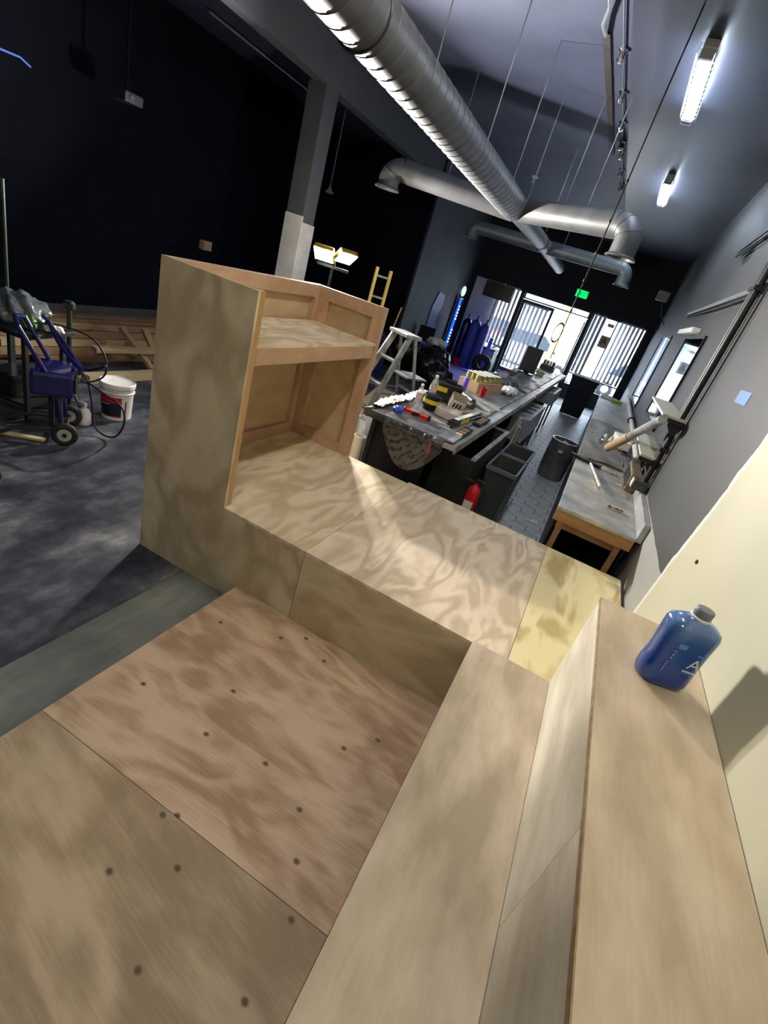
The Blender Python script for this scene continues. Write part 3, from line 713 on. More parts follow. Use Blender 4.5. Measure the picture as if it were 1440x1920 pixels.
# steel box with three round wells
rk = thing('bottle_well', 'stainless box with three dark wells under the bar', 'steel rack', (-0.76, 7.25, 0.0))
bm = newbm(); box(bm, -.13, .13, 0, 1.75, .40, .755, bev=.006); put('body', bm, 'steel', rk)
for i in range(3):
    bm = newbm(); tube(bm, [(0, 0, 0), (0, 0, .004)], .085, 24); w = put('well', bm, 'black', rk); w.location = (0, .62 + i * .36, .7555); w.scale = (1, .85, 1)
put('tap_hole', bxm(-.02, .02, .18, .22, .7555, .759), 'black', rk)
for yy in (.05, 1.70):
    for xx in (-.10, .10): put('leg', bxm(xx - .015, xx + .015, yy - .015, yy + .015, .012, .40), 'iron', rk)
put('low_shelf', bxm(-.12, .12, .07, 1.68, .20, .22), 'black', rk)
for i, (x0, y0, x1, y1, z0, z1) in enumerate([(-.74, 6.55, -.70, 6.75, .05, .80), (-.66, 6.62, -.72, 6.98, .75, .12), (-.80, 6.30, -.66, 6.28, .55, .93)]):
    bm = newbm(); tube(bm, [(x0, y0, z0), ((x0 + x1) / 2 + .02, (y0 + y1) / 2, (z0 + z1) / 2), (x1, y1, z1)], .018, 10)
    single('drain_pipe', bm, 'pvc', ['upright dirty white drain pipe under the bar', 'slanted dirty white drain pipe under the bar', 'short dirty white drain pipe tight under the bar top'][i], 'pipe', smooth=True)
sk = thing('bar_sink', 'small stainless sink under the far end of the bar', 'sink', (-0.80, 10.2, 0.0))
put('basin', bxm(-.15, .16, 0, .06, .62, .86), 'steel', sk); put('basin', bxm(-.15, .16, 1.14, 1.2, .62, .86), 'steel', sk)
put('basin_side', bxm(-.15, -.10, .06, 1.14, .62, .86), 'steel', sk); put('basin_side', bxm(.11, .16, .06, 1.14, .62, .86), 'steel', sk); put('basin_floor', bxm(-.10, .11, .06, 1.14, .62, .64), 'black', sk)
put('divider', bxm(-.10, .11, .57, .62, .64, .855), 'steel', sk)
put('leg', bxm(-.12, -.09, .1, .13, .012, .62), 'iron', sk); put('leg', bxm(.10, .13, 1.05, 1.08, .012, .62), 'iron', sk); put('leg', bxm(.10, .13, .1, .13, .012, .62), 'iron', sk)
# wheeled refuse bin at the far end of the aisle
wb = thing('wheeled_bin', 'big dark blue black wheeled bin at the far end of the aisle', 'bin', (-0.33, 13.9, 0.017))
bm = newbm()
def ring4(a, b, z): return [bm.verts.new(p) for p in ((-a, -b, z), (a, -b, z), (a, b, z), (-a, b, z))]
Rr = [ring4(.26, .28, .06), ring4(.33, .36, .98)]
for k in range(4): bm.faces.new((Rr[0][k], Rr[0][(k + 1) % 4], Rr[1][(k + 1) % 4], Rr[1][k]))
bm.faces.new(list(reversed(Rr[0]))); bm.faces.new(Rr[1]); put('body', bm, plain('navy black bin plastic', (.009, .011, .020), .5), wb)
put('lid', bxm(-.35, .35, -.39, .39, .982, 1.04, bev=.02), 'rubber', wb)
for sx in (-.24, .24):
    bm = newbm(); torus(bm, (0, 0, 0), .065, .035, 'x', 18, 8); w = put('wheel', bm, 'rubber', wb, True); w.location = (sx, .30, .10)
# keg
kg = thing('beer_keg', 'dark steel beer keg standing in the tiled aisle', 'keg', (-.065, 7.62, 0.017))
bm = newbm(); lathe(bm, [(.165, .0), (.185, .012), (.195, .05), (.200, .085), (.203, .17), (.207, .185), (.203, .20), (.203, .37), (.207, .385), (.203, .40), (.203, .49), (.190, .535), (.15, .55), (.05, .555)], 32); put('shell', bm, 'kegm', kg, True)
bm = newbm(); lathe(bm, [(.198, .50), (.196, .565), (.192, .588), (.186, .592), (.182, .585), (.186, .55), (.186, .50)], 32, cap_bottom=False, cap_top=False); put('top_chime', bm, 'kegm', kg, True)
bm = newbm(); torus(bm, (0, 0, .59), .19, .006, 'z', 32, 6); put('bright_rim', bm, 'chrome', kg, True)
bm = newbm(); lathe(bm, [(.035, .555), (.035, .575), (.022, .58)], 16); put('valve', bm, 'steel', kg, True)
put('sticker', bxm(-.03, .03, -.2085, -.2035, .44, .48), 'paper', kg)

# ================================================================== BACK COUNTER
ZK = 0.88
bc = thing('back_counter', 'long dusty steel counter along the right wall', 'counter', (0.13, 3.80, 0))
cl = 9.3
put('steel_top', bxm(0, .60, 0, cl, ZK - .03, ZK, bev=.004), 'steel_top', bc)
put('backsplash', bxm(.601, .645, .02, cl, ZK - .03, 1.00, bev=.004), 'steel', bc)
put('end_rail', bxm(.0, .60, .012, .05, .76, ZK - .032), 'table_wood', bc)
put('lower_rail', bxm(.05, .55, .10, .14, .68, .758), 'table_wood', bc)
for x in (.055, .505):
    put('leg', bxm(x, x + .045, .06, .10, 0.006, .758), 'table_wood', bc)
put('side_panel', bxm(.03, .05, .16, cl - .02, 0.006, ZK - .032), 'black', bc)
put('wall_panel', bxm(.58, .60, .12, cl - .02, .05, ZK - .032), 'black', bc)
put('inner_panel', bxm(.052, .578, .9, .92, .05, ZK - .032), 'black', bc)
# loose sheet-metal cover lying over the counter
bm = newbm()
def shf(u, v):
    x = -.005 + u * .52; y = v * 2.9; z = .010 + .035 * max(0, noise3(u * 2, v * 3)) + .05 * math.exp(-((u - .45) ** 2 + (v - .62) ** 2) * 30)
    return (x, y, z)
sheet(bm, 16, 40, shf)
bmesh.ops.solidify(bm, geom=bm.faces[:], thickness=.004)
single('steel_cover', bm, blotch('chalky dusty sheet', [(0.24, 0.245, 0.25), (0.42, 0.41, 0.38), (0.60, 0.58, 0.52)], 2.6, .5, .2, lo=.3, hi=.72), 'chalky dented metal sheet lying over the steel counter', 'metal sheet', (.135, 5.75, ZK + .005), smooth=True)
# items along the counter
bm = newbm(); tube(bm, [(0, 0, 0), (.14, -.92, .012), ], .014, 10); single('short_pipe', bm, 'pvc', 'short pale pipe with black end lying on the counter', 'pipe', (.27, 5.62, ZK + .016), smooth=True)
bm = newbm(); stick(bm, (0, 0, 0), (.34, -.10, 0), .07, .03, .006); single('dark_bracket', bm, 'iron', 'dark flat bracket crossing the front edge of the counter', 'bracket', (.05, 5.62, ZK + .017))
for i, (x, y_, r) in enumerate([(.47, 5.45, .5), (.53, 5.28, -.3), (.58, 5.08, .9), (.50, 4.25, .2)]):
    bm = newbm(); sheet(bm, 6, 3, lambda u, v: (u * .13, v * .045, .006 + .018 * abs(noise3(u * 4 + i, v * 3 + i)))); bmesh.ops.solidify(bm, geom=bm.faces[:], thickness=.003)
    single('paper_scrap', bm, 'paper' if i < 3 else 'card_dark', ['crumpled white scrap near the short pale pipe', 'middle white scrap on the counter by the wall', 'white scrap nearest the wall block', 'brown scrap near the end of the counter'][i], 'scrap', (x, y_, ZK + .004), r)
wbk = thing('timber_block', 'dark timber block set against the wall behind the counter', 'block', (.69, 5.05, ZK))
put('block', bxm(-.05, .05, 0, .62, .002, .17, bev=.004), 'card_dark', wbk); put('face_plate', bxm(-.056, -.0505, .05, .57, .02, .15), 'iron', wbk)
ob = thing('outlet_box', 'cream outlet box at the near end of the wall block', 'outlet box', (.70, 4.72, 1.0))
put('box', bxm(-.06, .07, 0, .15, .0, .085, bev=.006), 'dkgrey_pl', ob); put('cover', bxm(-.068, -.061, .01, .14, .006, .08), 'cream_board', ob)
bm = newbm(); tube(bm, [(0, 0, 0), (.0, 3.2, 0), (0.0, 7.2, .0)], .032, 14); single('waste_pipe', bm, 'pvc', 'long dirty white pipe running along the back of the counter', 'pipe', (.715, 5.75, 1.035), smooth=True)
bm = newbm(); torus(bm, (0, 0, 0), .045, .014, 'y', 20, 8); single('pipe_collar', bm, 'iron', 'black collar round the white pipe behind the counter', 'collar', (.715, 9.0, 1.035), smooth=True)
# leaning tube (part cardboard, part steel)
tb = thing('long_tube', 'long tan and metal tube propped from the counter to the upper shelf', 'tube', (0, 0, 0))
p0, p1 = Vector((.40, 6.05, 1.02)), Vector((.585, 4.66, 1.645))
pm = p0.lerp(p1, .48)
bm = newbm(); tube(bm, [p0, pm], .046, 18); put('cardboard_sleeve', bm, 'card', tb, True)
bm = newbm(); tube(bm, [pm.lerp(p0, .02), p1], .038, 18); put('metal_tube', bm, 'alu', tb, True)
vl = thing('valve_cluster', 'cluster of pale valve fittings beside the foot of the long tube', 'valve', (.38, 6.55, ZK + .055))
for i, (x, y_, z, r) in enumerate([(-.05, .0, .03, .035), (.05, .12, .05, .03), (.12, -.06, .03, .028), (-.02, .22, .04, .025)]):
    bm = newbm(); lathe(bm, [(r * .7, -.02), (r, 0), (r, .03), (r * .6, .045), (r * .6, .07)], 16, (x, y_, z)); put('fitting', bm, 'pvc' if i % 2 else 'chrome', vl, True)
bm = newbm(); tube(bm, [(-.05, 0, .04), (.05, .12, .06), (.12, -.06, .05)], .012, 8); put('link_pipe', bm, 'chrome', vl, True)
wrp = [(0, 0, 0), (.05, -.10, .02), (.11, -.16, .01), (.10, -.26, .02), (.03, -.22, .015), (.02, -.10, .03), (.09, -.04, .02), (.14, -.20, .01), (.12, -.42, .004)]
bm = newbm(); tube(bm, wrp, .008, 8); single('cable_tangle', bm, 'rubber', 'tangle of black cable on the counter below the wall shelves', 'cable', (.56, 6.55, ZK + .012 + .05), smooth=True)
wcl = thing('white_carton', 'white carton lying by the cable tangle on the counter', 'carton', (.60, 6.75, ZK + .06), .12)
put('carton', bxm(-.07, .07, -.05, .55, .0, .10, bev=.004), 'paper', wcl); put('flap', bxm(.071, .09, -.05, .55, -.01, .14), 'card_dark', wcl)
for i, (x, y_, s) in enumerate([(.28, 12.5, .12), (.42, 12.6, .10), (.52, 12.3, .11)]):
    bm = newbm(); box(bm, -s, s, -.06, .06, 0, .05, bev=.01); single('small_packet', bm, ['paper', 'paper', 'sponge'][i], ['white packet at the far left corner of the counter', 'white packet in the middle of the far counter end', 'yellow green packet at the far end of the counter by the wall'][i], 'packet', (x, y_, ZK), .3 * i)
# wall shelves (cream boards, dark ragged brackets under them)
for i, (x0, ya, yb, z, lab) in enumerate([(.572, 4.72, 6.20, 1.685, 'upper cream wall shelf over the counter'), (.585, 4.80, 6.10, 1.30, 'lower cream wall shelf over the counter')]):
    sh = thing('wall_shelf', lab, 'shelf', (XR, ya, z), 0, 'wall shelves over the counter')
    put('board', bxm(x0 - XR, -.001, 0, yb - ya, -.02, 0), 'cream_board', sh)
    put('fascia', bxm(x0 - XR + .001, -.003, .002, .02, -.055, -.021), 'black', sh)
    bm = newbm(); prism(bm, [(x0 - XR + .07, -.022), (x0 - XR + .08, -.08), (x0 - XR + .10, -.11), (x0 - XR + .13, -.15), (-.05, -.16), (-.002, -.06), (-.002, -.022)], 'y', .03, .09); put('bracket', bm, 'black', sh)
    bm = newbm(); prism(bm, [(x0 - XR + .03, -.022), (-.002, -.18), (-.002, -.022)], 'y', yb - ya - .12, yb - ya - .07); put('bracket', bm, 'black', sh)
# mirrors on the right wall
def mirror(label, y0, y1, z0, z1):
    m = thing('wall_mirror', label, 'mirror', (XR, y0, z0), 0, 'tall mirrors on the right wall'); w, h = y1 - y0, z1 - z0
    put('glass', bxm(-.014, -.004, .02, w - .02, .02, h - .02), 'mirror', m)
    for a, b, c, d in ((0, .022, 0, h), (w - .022, w, 0, h), (.022, w - .022, 0, .022), (.022, w - .022, h - .022, h)): put('frame', bxm(-.026, -.002, a, b, c, d), 'frame_dark', m)
mirror('near tall mirror on the grey wall above the shelves', 6.32, 8.05, 1.32, 2.40); mirror('far tall mirror on the grey wall next to the storefront', 10.4, 12.6, 1.10, 2.44)
mf = thing('mirror_light', 'small white strip fitting above the near wall mirror', 'light fitting', (XR, 7.1, 2.44)); put('body', bxm(-.10, -.002, 0, 1.6, 0, .05, bev=.01), 'white_metal', mf); put('diffuser', bxm(-.095, -.01, .03, 1.57, -.012, -.001), 'white_pl', mf)
# pipes and notes on the right wall
rp = thing('riser_pipe', 'pair of black pipes running up the grey wall', 'pipe', (XR - .05, 4.80, 1.08))
for dy in (0, .10):
    bm = newbm(); tube(bm, [(0, dy, 0), (0, dy, 3.2)], .026, 12); put('pipe', bm, 'iron', rp, True)
for z in (.30, 1.63): put('clamp', bxm(-.035, .048, -.05, .16, z, z + .035, bev=.004), 'iron', rp)
bm = newbm(); tube(bm, [(.03, -.16, 0), (.032, -.155, 1.6), (.03, -.16, 3.2)], .007, 8); put('cable', bm, 'rubber', rp, True)
cd = thing('wall_conduit', 'grey conduit branching level along the wall from the black pipes', 'conduit', (XR - .03, 4.88, 2.74))
bm = newbm(); tube(bm, [(0, 0, 0), (0, 4.5, .02)], .022, 12); put('pipe', bm, 'grey_pipe', cd, True)
bm = newbm(); tube(bm, [(-.01, 0, -.05), (-.012, 2.0, -.06), (-.008, 4.3, -.03)], .010, 8); put('cable', bm, 'rubber', cd, True)
put('end_box', bxm(-.02, .028, 4.46, 4.58, -.04, .06), 'grey_pipe', cd); put('tee', bxm(-.03, .028, -.06, .06, -.04, .04, bev=.006), 'grey_pipe', cd)
wr = thing('wall_rail', 'short black double rail high on the grey wall', 'rail', (XR - .03, 5.2, 3.28)); put('bar', bxm(-.02, .0, 0, 2.1, 0, .022), 'iron', wr); put('bar', bxm(-.02, .0, 0.05, 2.1, .05, .066), 'iron', wr); put('standoff', bxm(.0, .028, .9, .94, 0, .06), 'iron', wr)
single('tape_note', bxm(-.002, 0, -.14, .14, -.03, .045), 'tape', 'pale blue strip of tape on the grey wall', 'tape', (XR - .0008, 3.58, 2.01), rot=(-.02, 0, 0))
single('tape_scrap', bxm(-.002, 0, -.04, .04, -.05, .05), 'tape', 'tiny blue tape scrap between the two mirrors', 'tape', (XR - .0008, 9.3, 1.98))
wa = thing('wall_camera', 'small dim fixture on an arm high in the far right corner', 'fixture', (XR - .02, 14.2, 2.72)); 
bm = newbm(); tube(bm, [(0, 0, 0), (-.16, -.1, .18), (-.30, -.2, .45)], .012, 8); put('arm', bm, 'iron', wa, True); put('head', bxm(-.46, -.20, -.30, -.10, .45, .66, bev=.02), 'grey_pipe', wa)

# ================================================================== CEILING SERVICES
ZDU = 3.20
def elbow_pts(p, d, drop, r, n=7):
    """horizontal run along d ending at p, quarter turn downwards, then a drop"""
    d = Vector(d).normalized(); p = Vector(p); pts = []
    c = p + Vector((0, 0, -r))
    for i in range(n + 1):
        a = PI / 2 * i / n; pts.append(c + d * (r * math.sin(a)) + Vector((0, 0, r * math.cos(a))))
    pts.append(pts[-1] + Vector((0, 0, -drop))); return pts
dm = thing('main_duct', 'long round spiral duct hung below the ceiling', 'duct', (0, 0, ZDU))
ax = lambda y_: -1.905 - (y_ - 2.8) * .004
bm = newbm(); tube(bm, [(ax(-2.9), -2.9, 0), (ax(2), 2, 0), (ax(7.3), 7.3, 0)], .165, 32); put('trunk', bm, 'duct', dm, True)
bm = newbm(); tube(bm, [(ax(7.2), 7.2, 0), (ax(7.6), 7.6, 0), (ax(10.6), 10.6, -.0), (ax(13.6) - .05, 13.6, -.02)], .12, 28, radii=[.16, .125, .12, .115]); put('trunk_end', bm, 'duct', dm, True)
seam = newbm()
y_ = -1.0
while y_ < 7.2:
    torus(seam, (0, 0, 0), .1655, .0030, 'y', 28, 5)
    vs = seam.verts[-28 * 5:]
    for v in vs: v.co.x += ax(y_); v.co.y += y_ + v.co.x * 0 + (v.co.z) * .25
    y_ += .14
put('spiral_seam', seam, 'duct_dark', dm, True)
bm = newbm(); torus(bm, (ax(9.9), 9.9, 0), .124, .008, 'y', 28, 6); put('collar', bm, 'iron', dm, True)
bm = newbm(); torus(bm, (ax(4.3), 2.95, 0), .170, .010, 'y', 28, 6); put('collar', bm, 'iron', dm, True)
def branch(x, y0, side, L, r, yaw, drop, mat, tip_dir=None):
    d = Vector((side * math.cos(yaw), -math.sin(yaw), 0)); p = Vector((x, y0, 0)); q = p + d * L
    bm = newbm(); tube(bm, [p + d * .05, q], r, 26, cap=True); put('branch', bm, mat, dm, True)
    pts = elbow_pts(q, d, drop, r * 1.15)
    bm = newbm(); tube(bm, pts, r * 1.0, 26, cap=False); put('elbow', bm, mat, dm, True)
    e = pts[-1]
    bm = newbm(); lathe(bm, [(r, .03), (r * 1.02, 0), (r * 1.22, -.02), (r * 1.24, -.035), (r * 1.05, -.03), (r * .98, .0), (r * .98, .05)], 28, e, False, False); put('outlet_flange', bm, mat, dm, True)
    bm = newbm(); lathe(bm, [(r * .97, .06), (r * .5, .06)], 28, e, True, True); put('outlet_inside', bm, 'black', dm, True)
    for k in (2, 5):
        t = (pts[k + 1] - pts[k - 1]).normalized()
        bm = newbm(); torus(bm, (0, 0, 0), r * 1.005, .004, 'z', 26, 5); o = put('elbow_seam', bm, 'duct_dark', dm, True); o.location = pts[k]; o.rotation_mode = 'QUATERNION'; o.rotation_quaternion = Vector((0, 0, 1)).rotation_difference(t)
branch(ax(7.6), 7.60, -1, 1.62, .135, .44, .06, 'duct')
branch(ax(7.5), 7.45, 1, 1.58, .140, .50, .12, 'duct')
branch(ax(10.5), 10.5, -1, 1.30, .115, .06, .05, 'duct_dark')
branch(ax(10.5), 10.5, 1, 1.40, .115, .06, .10, 'duct_dark')
def rodt(label, x, y_, z0, z1=ZC, grp='duct hanger rods', r=.005, name='hanger_rod'):
    bm = newbm(); tube(bm, [(0, 0, 0), (0, 0, z1 - z0)], r, 8); put_o = single(name, bm, 'rod', label, 'rod', (x, y_, z0), smooth=True, group=grp)
for i, (x, y_, z) in enumerate([(-1.73, 3.6, 3.22), (-1.74, 5.0, 3.22), (-1.74, 6.2, 3.22), (-1.75, 7.15, 3.24), (-1.3, 7.2, 3.33), (-2.9, 7.25, 3.32), (-1.8, 9.3, 3.29), (-1.8, 11.6, 3.28), (-1.0, 7.0, 3.33)]):
    rodt(['nearest hanger rod of the main duct', 'second hanger rod along the main duct', 'third hanger rod along the main duct', 'hanger rod where the duct branches', 'hanger rod at the root of the right duct arm', 'hanger rod of the left duct arm', 'hanger rod past the duct branch', 'farthest hanger rod of the main duct', 'hanger rod halfway along the right duct arm'][i], x, y_, z)
# caged fluorescent lights
def cage_light(label, y0, L=1.28, tm='tube'):
    t = thing('caged_light', label, 'ceiling light', (-.375, y0, ZC - .06), 0, 'caged ceiling lights in a row')
    put('housing', bxm(-.055, .055, -.05, L + .05, -.055, -.001, bev=.006), 'white_metal', t)
    for dx in (-.034, .034):
        bm = newbm(); tube(bm, [(dx, .02, -.095), (dx, L - .02, -.095)], .017, 14); put('fluorescent_tube', bm, tm, t, True)
    put('lamp_holder', bxm(-.055, .055, -.02, .018, -.12, -.056), 'white_metal', t); put('lamp_holder', bxm(-.055, .055, L - .018, L + .02, -.12, -.056), 'white_metal', t)
    cg = newbm(); n = 15
    for i in range(n):
        yy = -.04 + i * (L + .08) / (n - 1)
        tube(cg, [(-.075, yy, -.03), (-.08, yy, -.10), (-.045, yy, -.145), (.045, yy, -.145), (.08, yy, -.10), (.075, yy, -.03)], .0022, 5)
    for x, z in ((-.08, -.10), (.08, -.10), (-.045, -.145), (.045, -.145)):
        tube(cg, [(x, -.05, z), (x, L + .05, z)], .0022, 5)
    put('wire_cage', cg, 'wire', t)
cage_light('near caged fluorescent light on the dark ceiling', 5.65)
cage_light('far caged fluorescent light on the dark ceiling', 9.35)
cage_light('caged fluorescent light above the plywood deck', 1.95, tm='tube_warm')
cage_light('caged fluorescent light behind the photographer', -1.75, tm='tube_rear')
# lamp sockets in a row on a conduit
cs = thing('socket_string', 'row of shiny lamp sockets on a thin ceiling conduit', 'light string', (-1.12, 5.0, ZC))
bm = newbm(); tube(bm, [(0, 0, -.02), (0, 6.5, -.02)], .008, 8); put('conduit', bm, 'rod', cs, True)
for y_ in (1.15, 2.05, 2.9, 3.6, 4.0, 4.85, 5.7):
    bm = newbm(); lathe(bm, [(.045, 0), (.05, -.015), (.03, -.03), (.028, -.07), (.036, -.085), (.02, -.11)], 16, (0, y_, 0)); put('socket', bm, 'chrome', cs, True)
rw = thing('ceiling_raceway', 'brown raceway strip along the lit ceiling', 'raceway', (-1.28, 5.2, ZC)); put('strip', bxm(-.035, .035, .7, 4.0, -.02, -.001), plain('dull brown strip', (.022, .019, .02), .7), rw)
bm = newbm(); tube(bm, [(0, .7, -.03), (.0, .45, -.06), (.06, .2, -.05), (.05, -.6, -.04)], .018, 8); put('flex_cable', bm, 'rod', rw, True)
bm = newbm(); lathe(bm, [(.06, 0), (.06, -.03), (.02, -.05), (.015, -.10), (.04, -.11)], 18); single('sprinkler_head', bm, 'white_metal', 'pale sprinkler head on the ceiling behind the duct branch', 'sprinkler', (-2.88, 11.7, ZC), smooth=True)
# hanging cord with a loop over the aisle
hc = thing('hanging_cord', 'knotted black cord hanging from the ceiling with a loop at its end', 'cord', (-.512, 5.18, 1.76))
bm = newbm(); tube(bm, [(0, 0, .34), (.004, .003, 1.2), (-.004, 0, 2.0), (0, 0, ZC - .06 - 1.76)], .006, 8); put('cord', bm, 'iron', hc, True)
bm = newbm(); torus(bm, (0, 0, 0), .04, .004, 'y', 24, 6, 1, 1); o = put('loop', bm, 'iron', hc, True); o.location = (-.035, 0, .24); o.scale = (1, 1, 2.2); o.rotation_euler = (0, .08, 0)
bm = newbm(); tube(bm, [(0, 0, .34), (-.0, 0, .2), (0, 0, 0)], .005, 8); put('tail', bm, 'iron', hc, True)
for z in (.45, .72, .95, 1.2, 1.5):
    bm = newbm(); lathe(bm, [(.004, -.02), (.011, -.008), (.011, .008), (.004, .02)], 10, (0, 0, z)); put('knot', bm, 'iron', hc, True)
# left bay ceiling details
bm = newbm(); tube(bm, [(0, 0, 0), (0, 2.6, 0)], .022, 10); single('bay_conduit', bm, 'rod', 'thin pale conduit along the dark bay ceiling', 'conduit', (-6.9, 6.9, ZC - .04), smooth=True)
pd = thing('pendant_cord', 'thin cord with a small lamp hook hanging in the left bay', 'pendant', (-5.35, 8.35, 2.85)); bm = newbm(); tube(bm, [(0, 0, .1), (0, 0, ZC - 2.85)], .005, 6); put('cord', bm, 'rod', pd, True)
bm = newbm(); lathe(bm, [(.02, .1), (.03, .06), (.07, .02), (.075, 0)], 16); put('shade', bm, 'duct_dark', pd, True)
pj = thing('ceiling_projector', 'small projector hung high in the dark left bay', 'projector', (-7.0, 5.75, 2.95)); put('body', bxm(-.15, .15, -.14, .14, 0, .12, bev=.02), plain('dim grey shell', (.035, .035, .04), .5), pj)
bm = newbm(); tube(bm, [(0, 0, .12), (0, 0, ZC - 2.95)], .015, 8); put('pole', bm, 'navy', pj, True)
bm = newbm(); tube(bm, [(.151, -.05, .06), (.165, -.05, .06)], .03, 14); put('lens', bm, 'chrome', pj, True)

# ================================================================== WORK LAMP
LX, LY, LZ = -3.74, 6.28, 1.985
wl = thing('work_lamp', 'bright twin head work lamp on a tripod stand', 'work lamp', (LX, LY, 0))
bm = newbm(); tube(bm, [(0, 0, .35), (0, 0, 1.84)], .016, 10); put('pole', bm, 'iron', wl, True)
for k in range(3):
    a = 2 * PI * k / 3 + .5; bm = newbm(); stick(bm, (0, 0, .75), (.55 * math.cos(a), .55 * math.sin(a), .012), .024, .024); put('leg', bm, 'iron', wl)
    bm = newbm(); stick(bm, (0, 0, .38), (.30 * math.cos(a), .30 * math.sin(a), .36), .014, .014); put('brace', bm, 'iron', wl)
put('cross_bar', bxm(-.24, .24, -.02, .02, 1.84, 1.875), 'iron', wl)
sd = Vector((.80, .60, 0))
for s in (-1, 1):
    aim = Vector((.62, -.26, .74)).normalized() if s > 0 else Vector((.12, -.74, .66)).normalized()
    c = sd * (.15 * s) + Vector((0, 0, LZ + .02 * s))
    hd = put('lamp_head', bxm(-.14, .14, -.0, .07, -.10, .10, bev=.012), 'housing', wl); hd.location = c; ang = math.atan2(aim.x, -aim.y); hd.rotation_euler = (math.asin(aim.z), 0, ang)
    ln = put('lens', bxm(-.125, .125, -.006, -.001, -.085, .085), 'lens', hd)
    put('yoke', bxm(-.15, -.142, .02, .04, -.15, .02), 'iron', hd); put('yoke', bxm(.142, .15, .02, .04, -.15, .02), 'iron', hd)
    L = bpy.data.lights.new('work_lamp_light', 'AREA'); L.energy = LAMP_W; L.color = (1.0, .95, .86); L.shape = 'RECTANGLE'; L.size = .20; L.size_y = .14
    lo = bpy.data.objects.new('work_lamp_light', L); COL.objects.link(lo); lo.parent = wl; lo.location = c + aim * .014
    lo.rotation_mode = 'QUATERNION'; lo.rotation_quaternion = aim.to_track_quat('-Z', 'Y')

SP = bpy.data.lights.new('added_lamp_spill', 'POINT'); SP.energy = 95.0; SP.color = (1.0, .95, .86); SP.shadow_soft_size = .07  # added point light, stands in for stray light around the lamp heads
so = bpy.data.objects.new('added_lamp_spill', SP); COL.objects.link(so); so.parent = wl; so.location = (0, .02, LZ + .12)
# ================================================================== LADDER AND THINGS BEHIND THE BAR
ld = thing('step_ladder', 'paint scuffed aluminium step ladder beside the bar', 'ladder', (-2.22, 5.62, 0), -.55)
HT = 1.46
fb, ft = (-.26, -.62), (-.135, -.06)
def rail(nm, p0, p1, w, h): 
    bm = newbm(); stick(bm, p0, p1, w, h); put(nm, bm, 'alu', ld)
for s in (-1, 1):
    rail('front_rail', (s * .26, -.58, 0.0), (s * .155, -.02, HT - .02), .028, .075)
    rail('rear_leg', (s * .23, .50, 0.0), (s * .15, .07, HT - .02), .022, .032)
for k in range(1, 5):
    t = k / 5; y_ = -.58 + .56 * t; w = .26 - .105 * t
    put('step', bxm(-w, w, y_ - .03, y_ + .06, HT * t - .03, HT * t, bev=.003), 'alu', ld)
for z, y_, w in ((.35, .40, .21), (.80, .265, .185)): put('rear_brace', bxm(-w, w, y_ - .01, y_ + .01, z, z + .03), 'alu', ld)
put('top_cap', bxm(-.19, .19, -.09, .13, HT - .02, HT + .02, bev=.006), 'alu', ld)
put('paint_tray', bxm(-.16, .16, .10, .42, .98, 1.0), 'alu', ld)
for s in (-1, 1):
    bm = newbm(); stick(bm, (s * .20, -.28, .78), (s * .19, .27, .78), .006, .02); put('spreader', bm, 'alu', ld)
# plywood lying on the floor under the ladder, dust sheet
single('floor_board', bxm(-.7, .7, -1.1, 1.1, 0.0, .012), 'lumber_pale', 'pale dusty board lying on the floor behind the ladder', 'board', (-2.75, 7.9, 0.001), .25)
single('floor_board', bxm(-.5, .5, -.8, .8, 0.0, .012), 'lumber_pale', 'pale board on the floor between cabinet and bar', 'board', (-2.25, 5.75, 0.001), -.1)
# pale bins tucked between cabinet and bar
for i, (x, y_, r, h) in enumerate([(-1.80, 4.25, .11, .74), (-1.72, 4.02, .055, .64)]):
    bm = newbm(); lathe(bm, [(r * .9, 0), (r, .02), (r, h), (r * 1.06, h + .005), (r * 1.06, h + .02), (r * .93, h + .02), (r * .93, .03)], 26, cap_top=True)
    single('plastic_cylinder', bm, 'pet' if i == 0 else 'white_pl', ['tall clear plastic cylinder standing by the near end of the bar', 'narrow white tube standing by the near end of the bar'][i], 'cylinder', (x, y_, 0.002), smooth=True)
# blue bin with broom handle
bb = thing('blue_bin', 'dark blue open bin behind the ladder', 'bin', (-4.22, 9.4, 0.0)); bm = newbm(); lathe(bm, [(.20, 0), (.25, .85), (.265, .86), (.265, .89), (.235, .89), (.19, .03)], 24, cap_top=True); put('body', bm, plain('navy bin plastic', (.012, .018, .07), .45), bb, True)
bm = newbm(); tube(bm, [(0, 0, 0), (.18, .05, 1.40)], .014, 10); single('broom_handle', bm, 'yellow_fg', 'yellow broom handle sticking out of the blue bin', 'broom handle', (-4.12, 9.4, .06), smooth=True)
# yellow ladder leaning behind the lamp
yl = thing('yellow_ladder', 'yellow fibreglass ladder standing folded by the dark bay', 'ladder', (-3.86, 8.1, 0), .7)
for s in (-1, 1): put('rail', bxm(s * .12 - .02, s * .12 + .02, -.035, .035, 0, 2.02), 'yellow_fg', yl)
for k in range(6): put('rung', bxm(-.10, .10, -.03, .03, .28 + k * .32, .31 + k * .32), 'alu', yl)
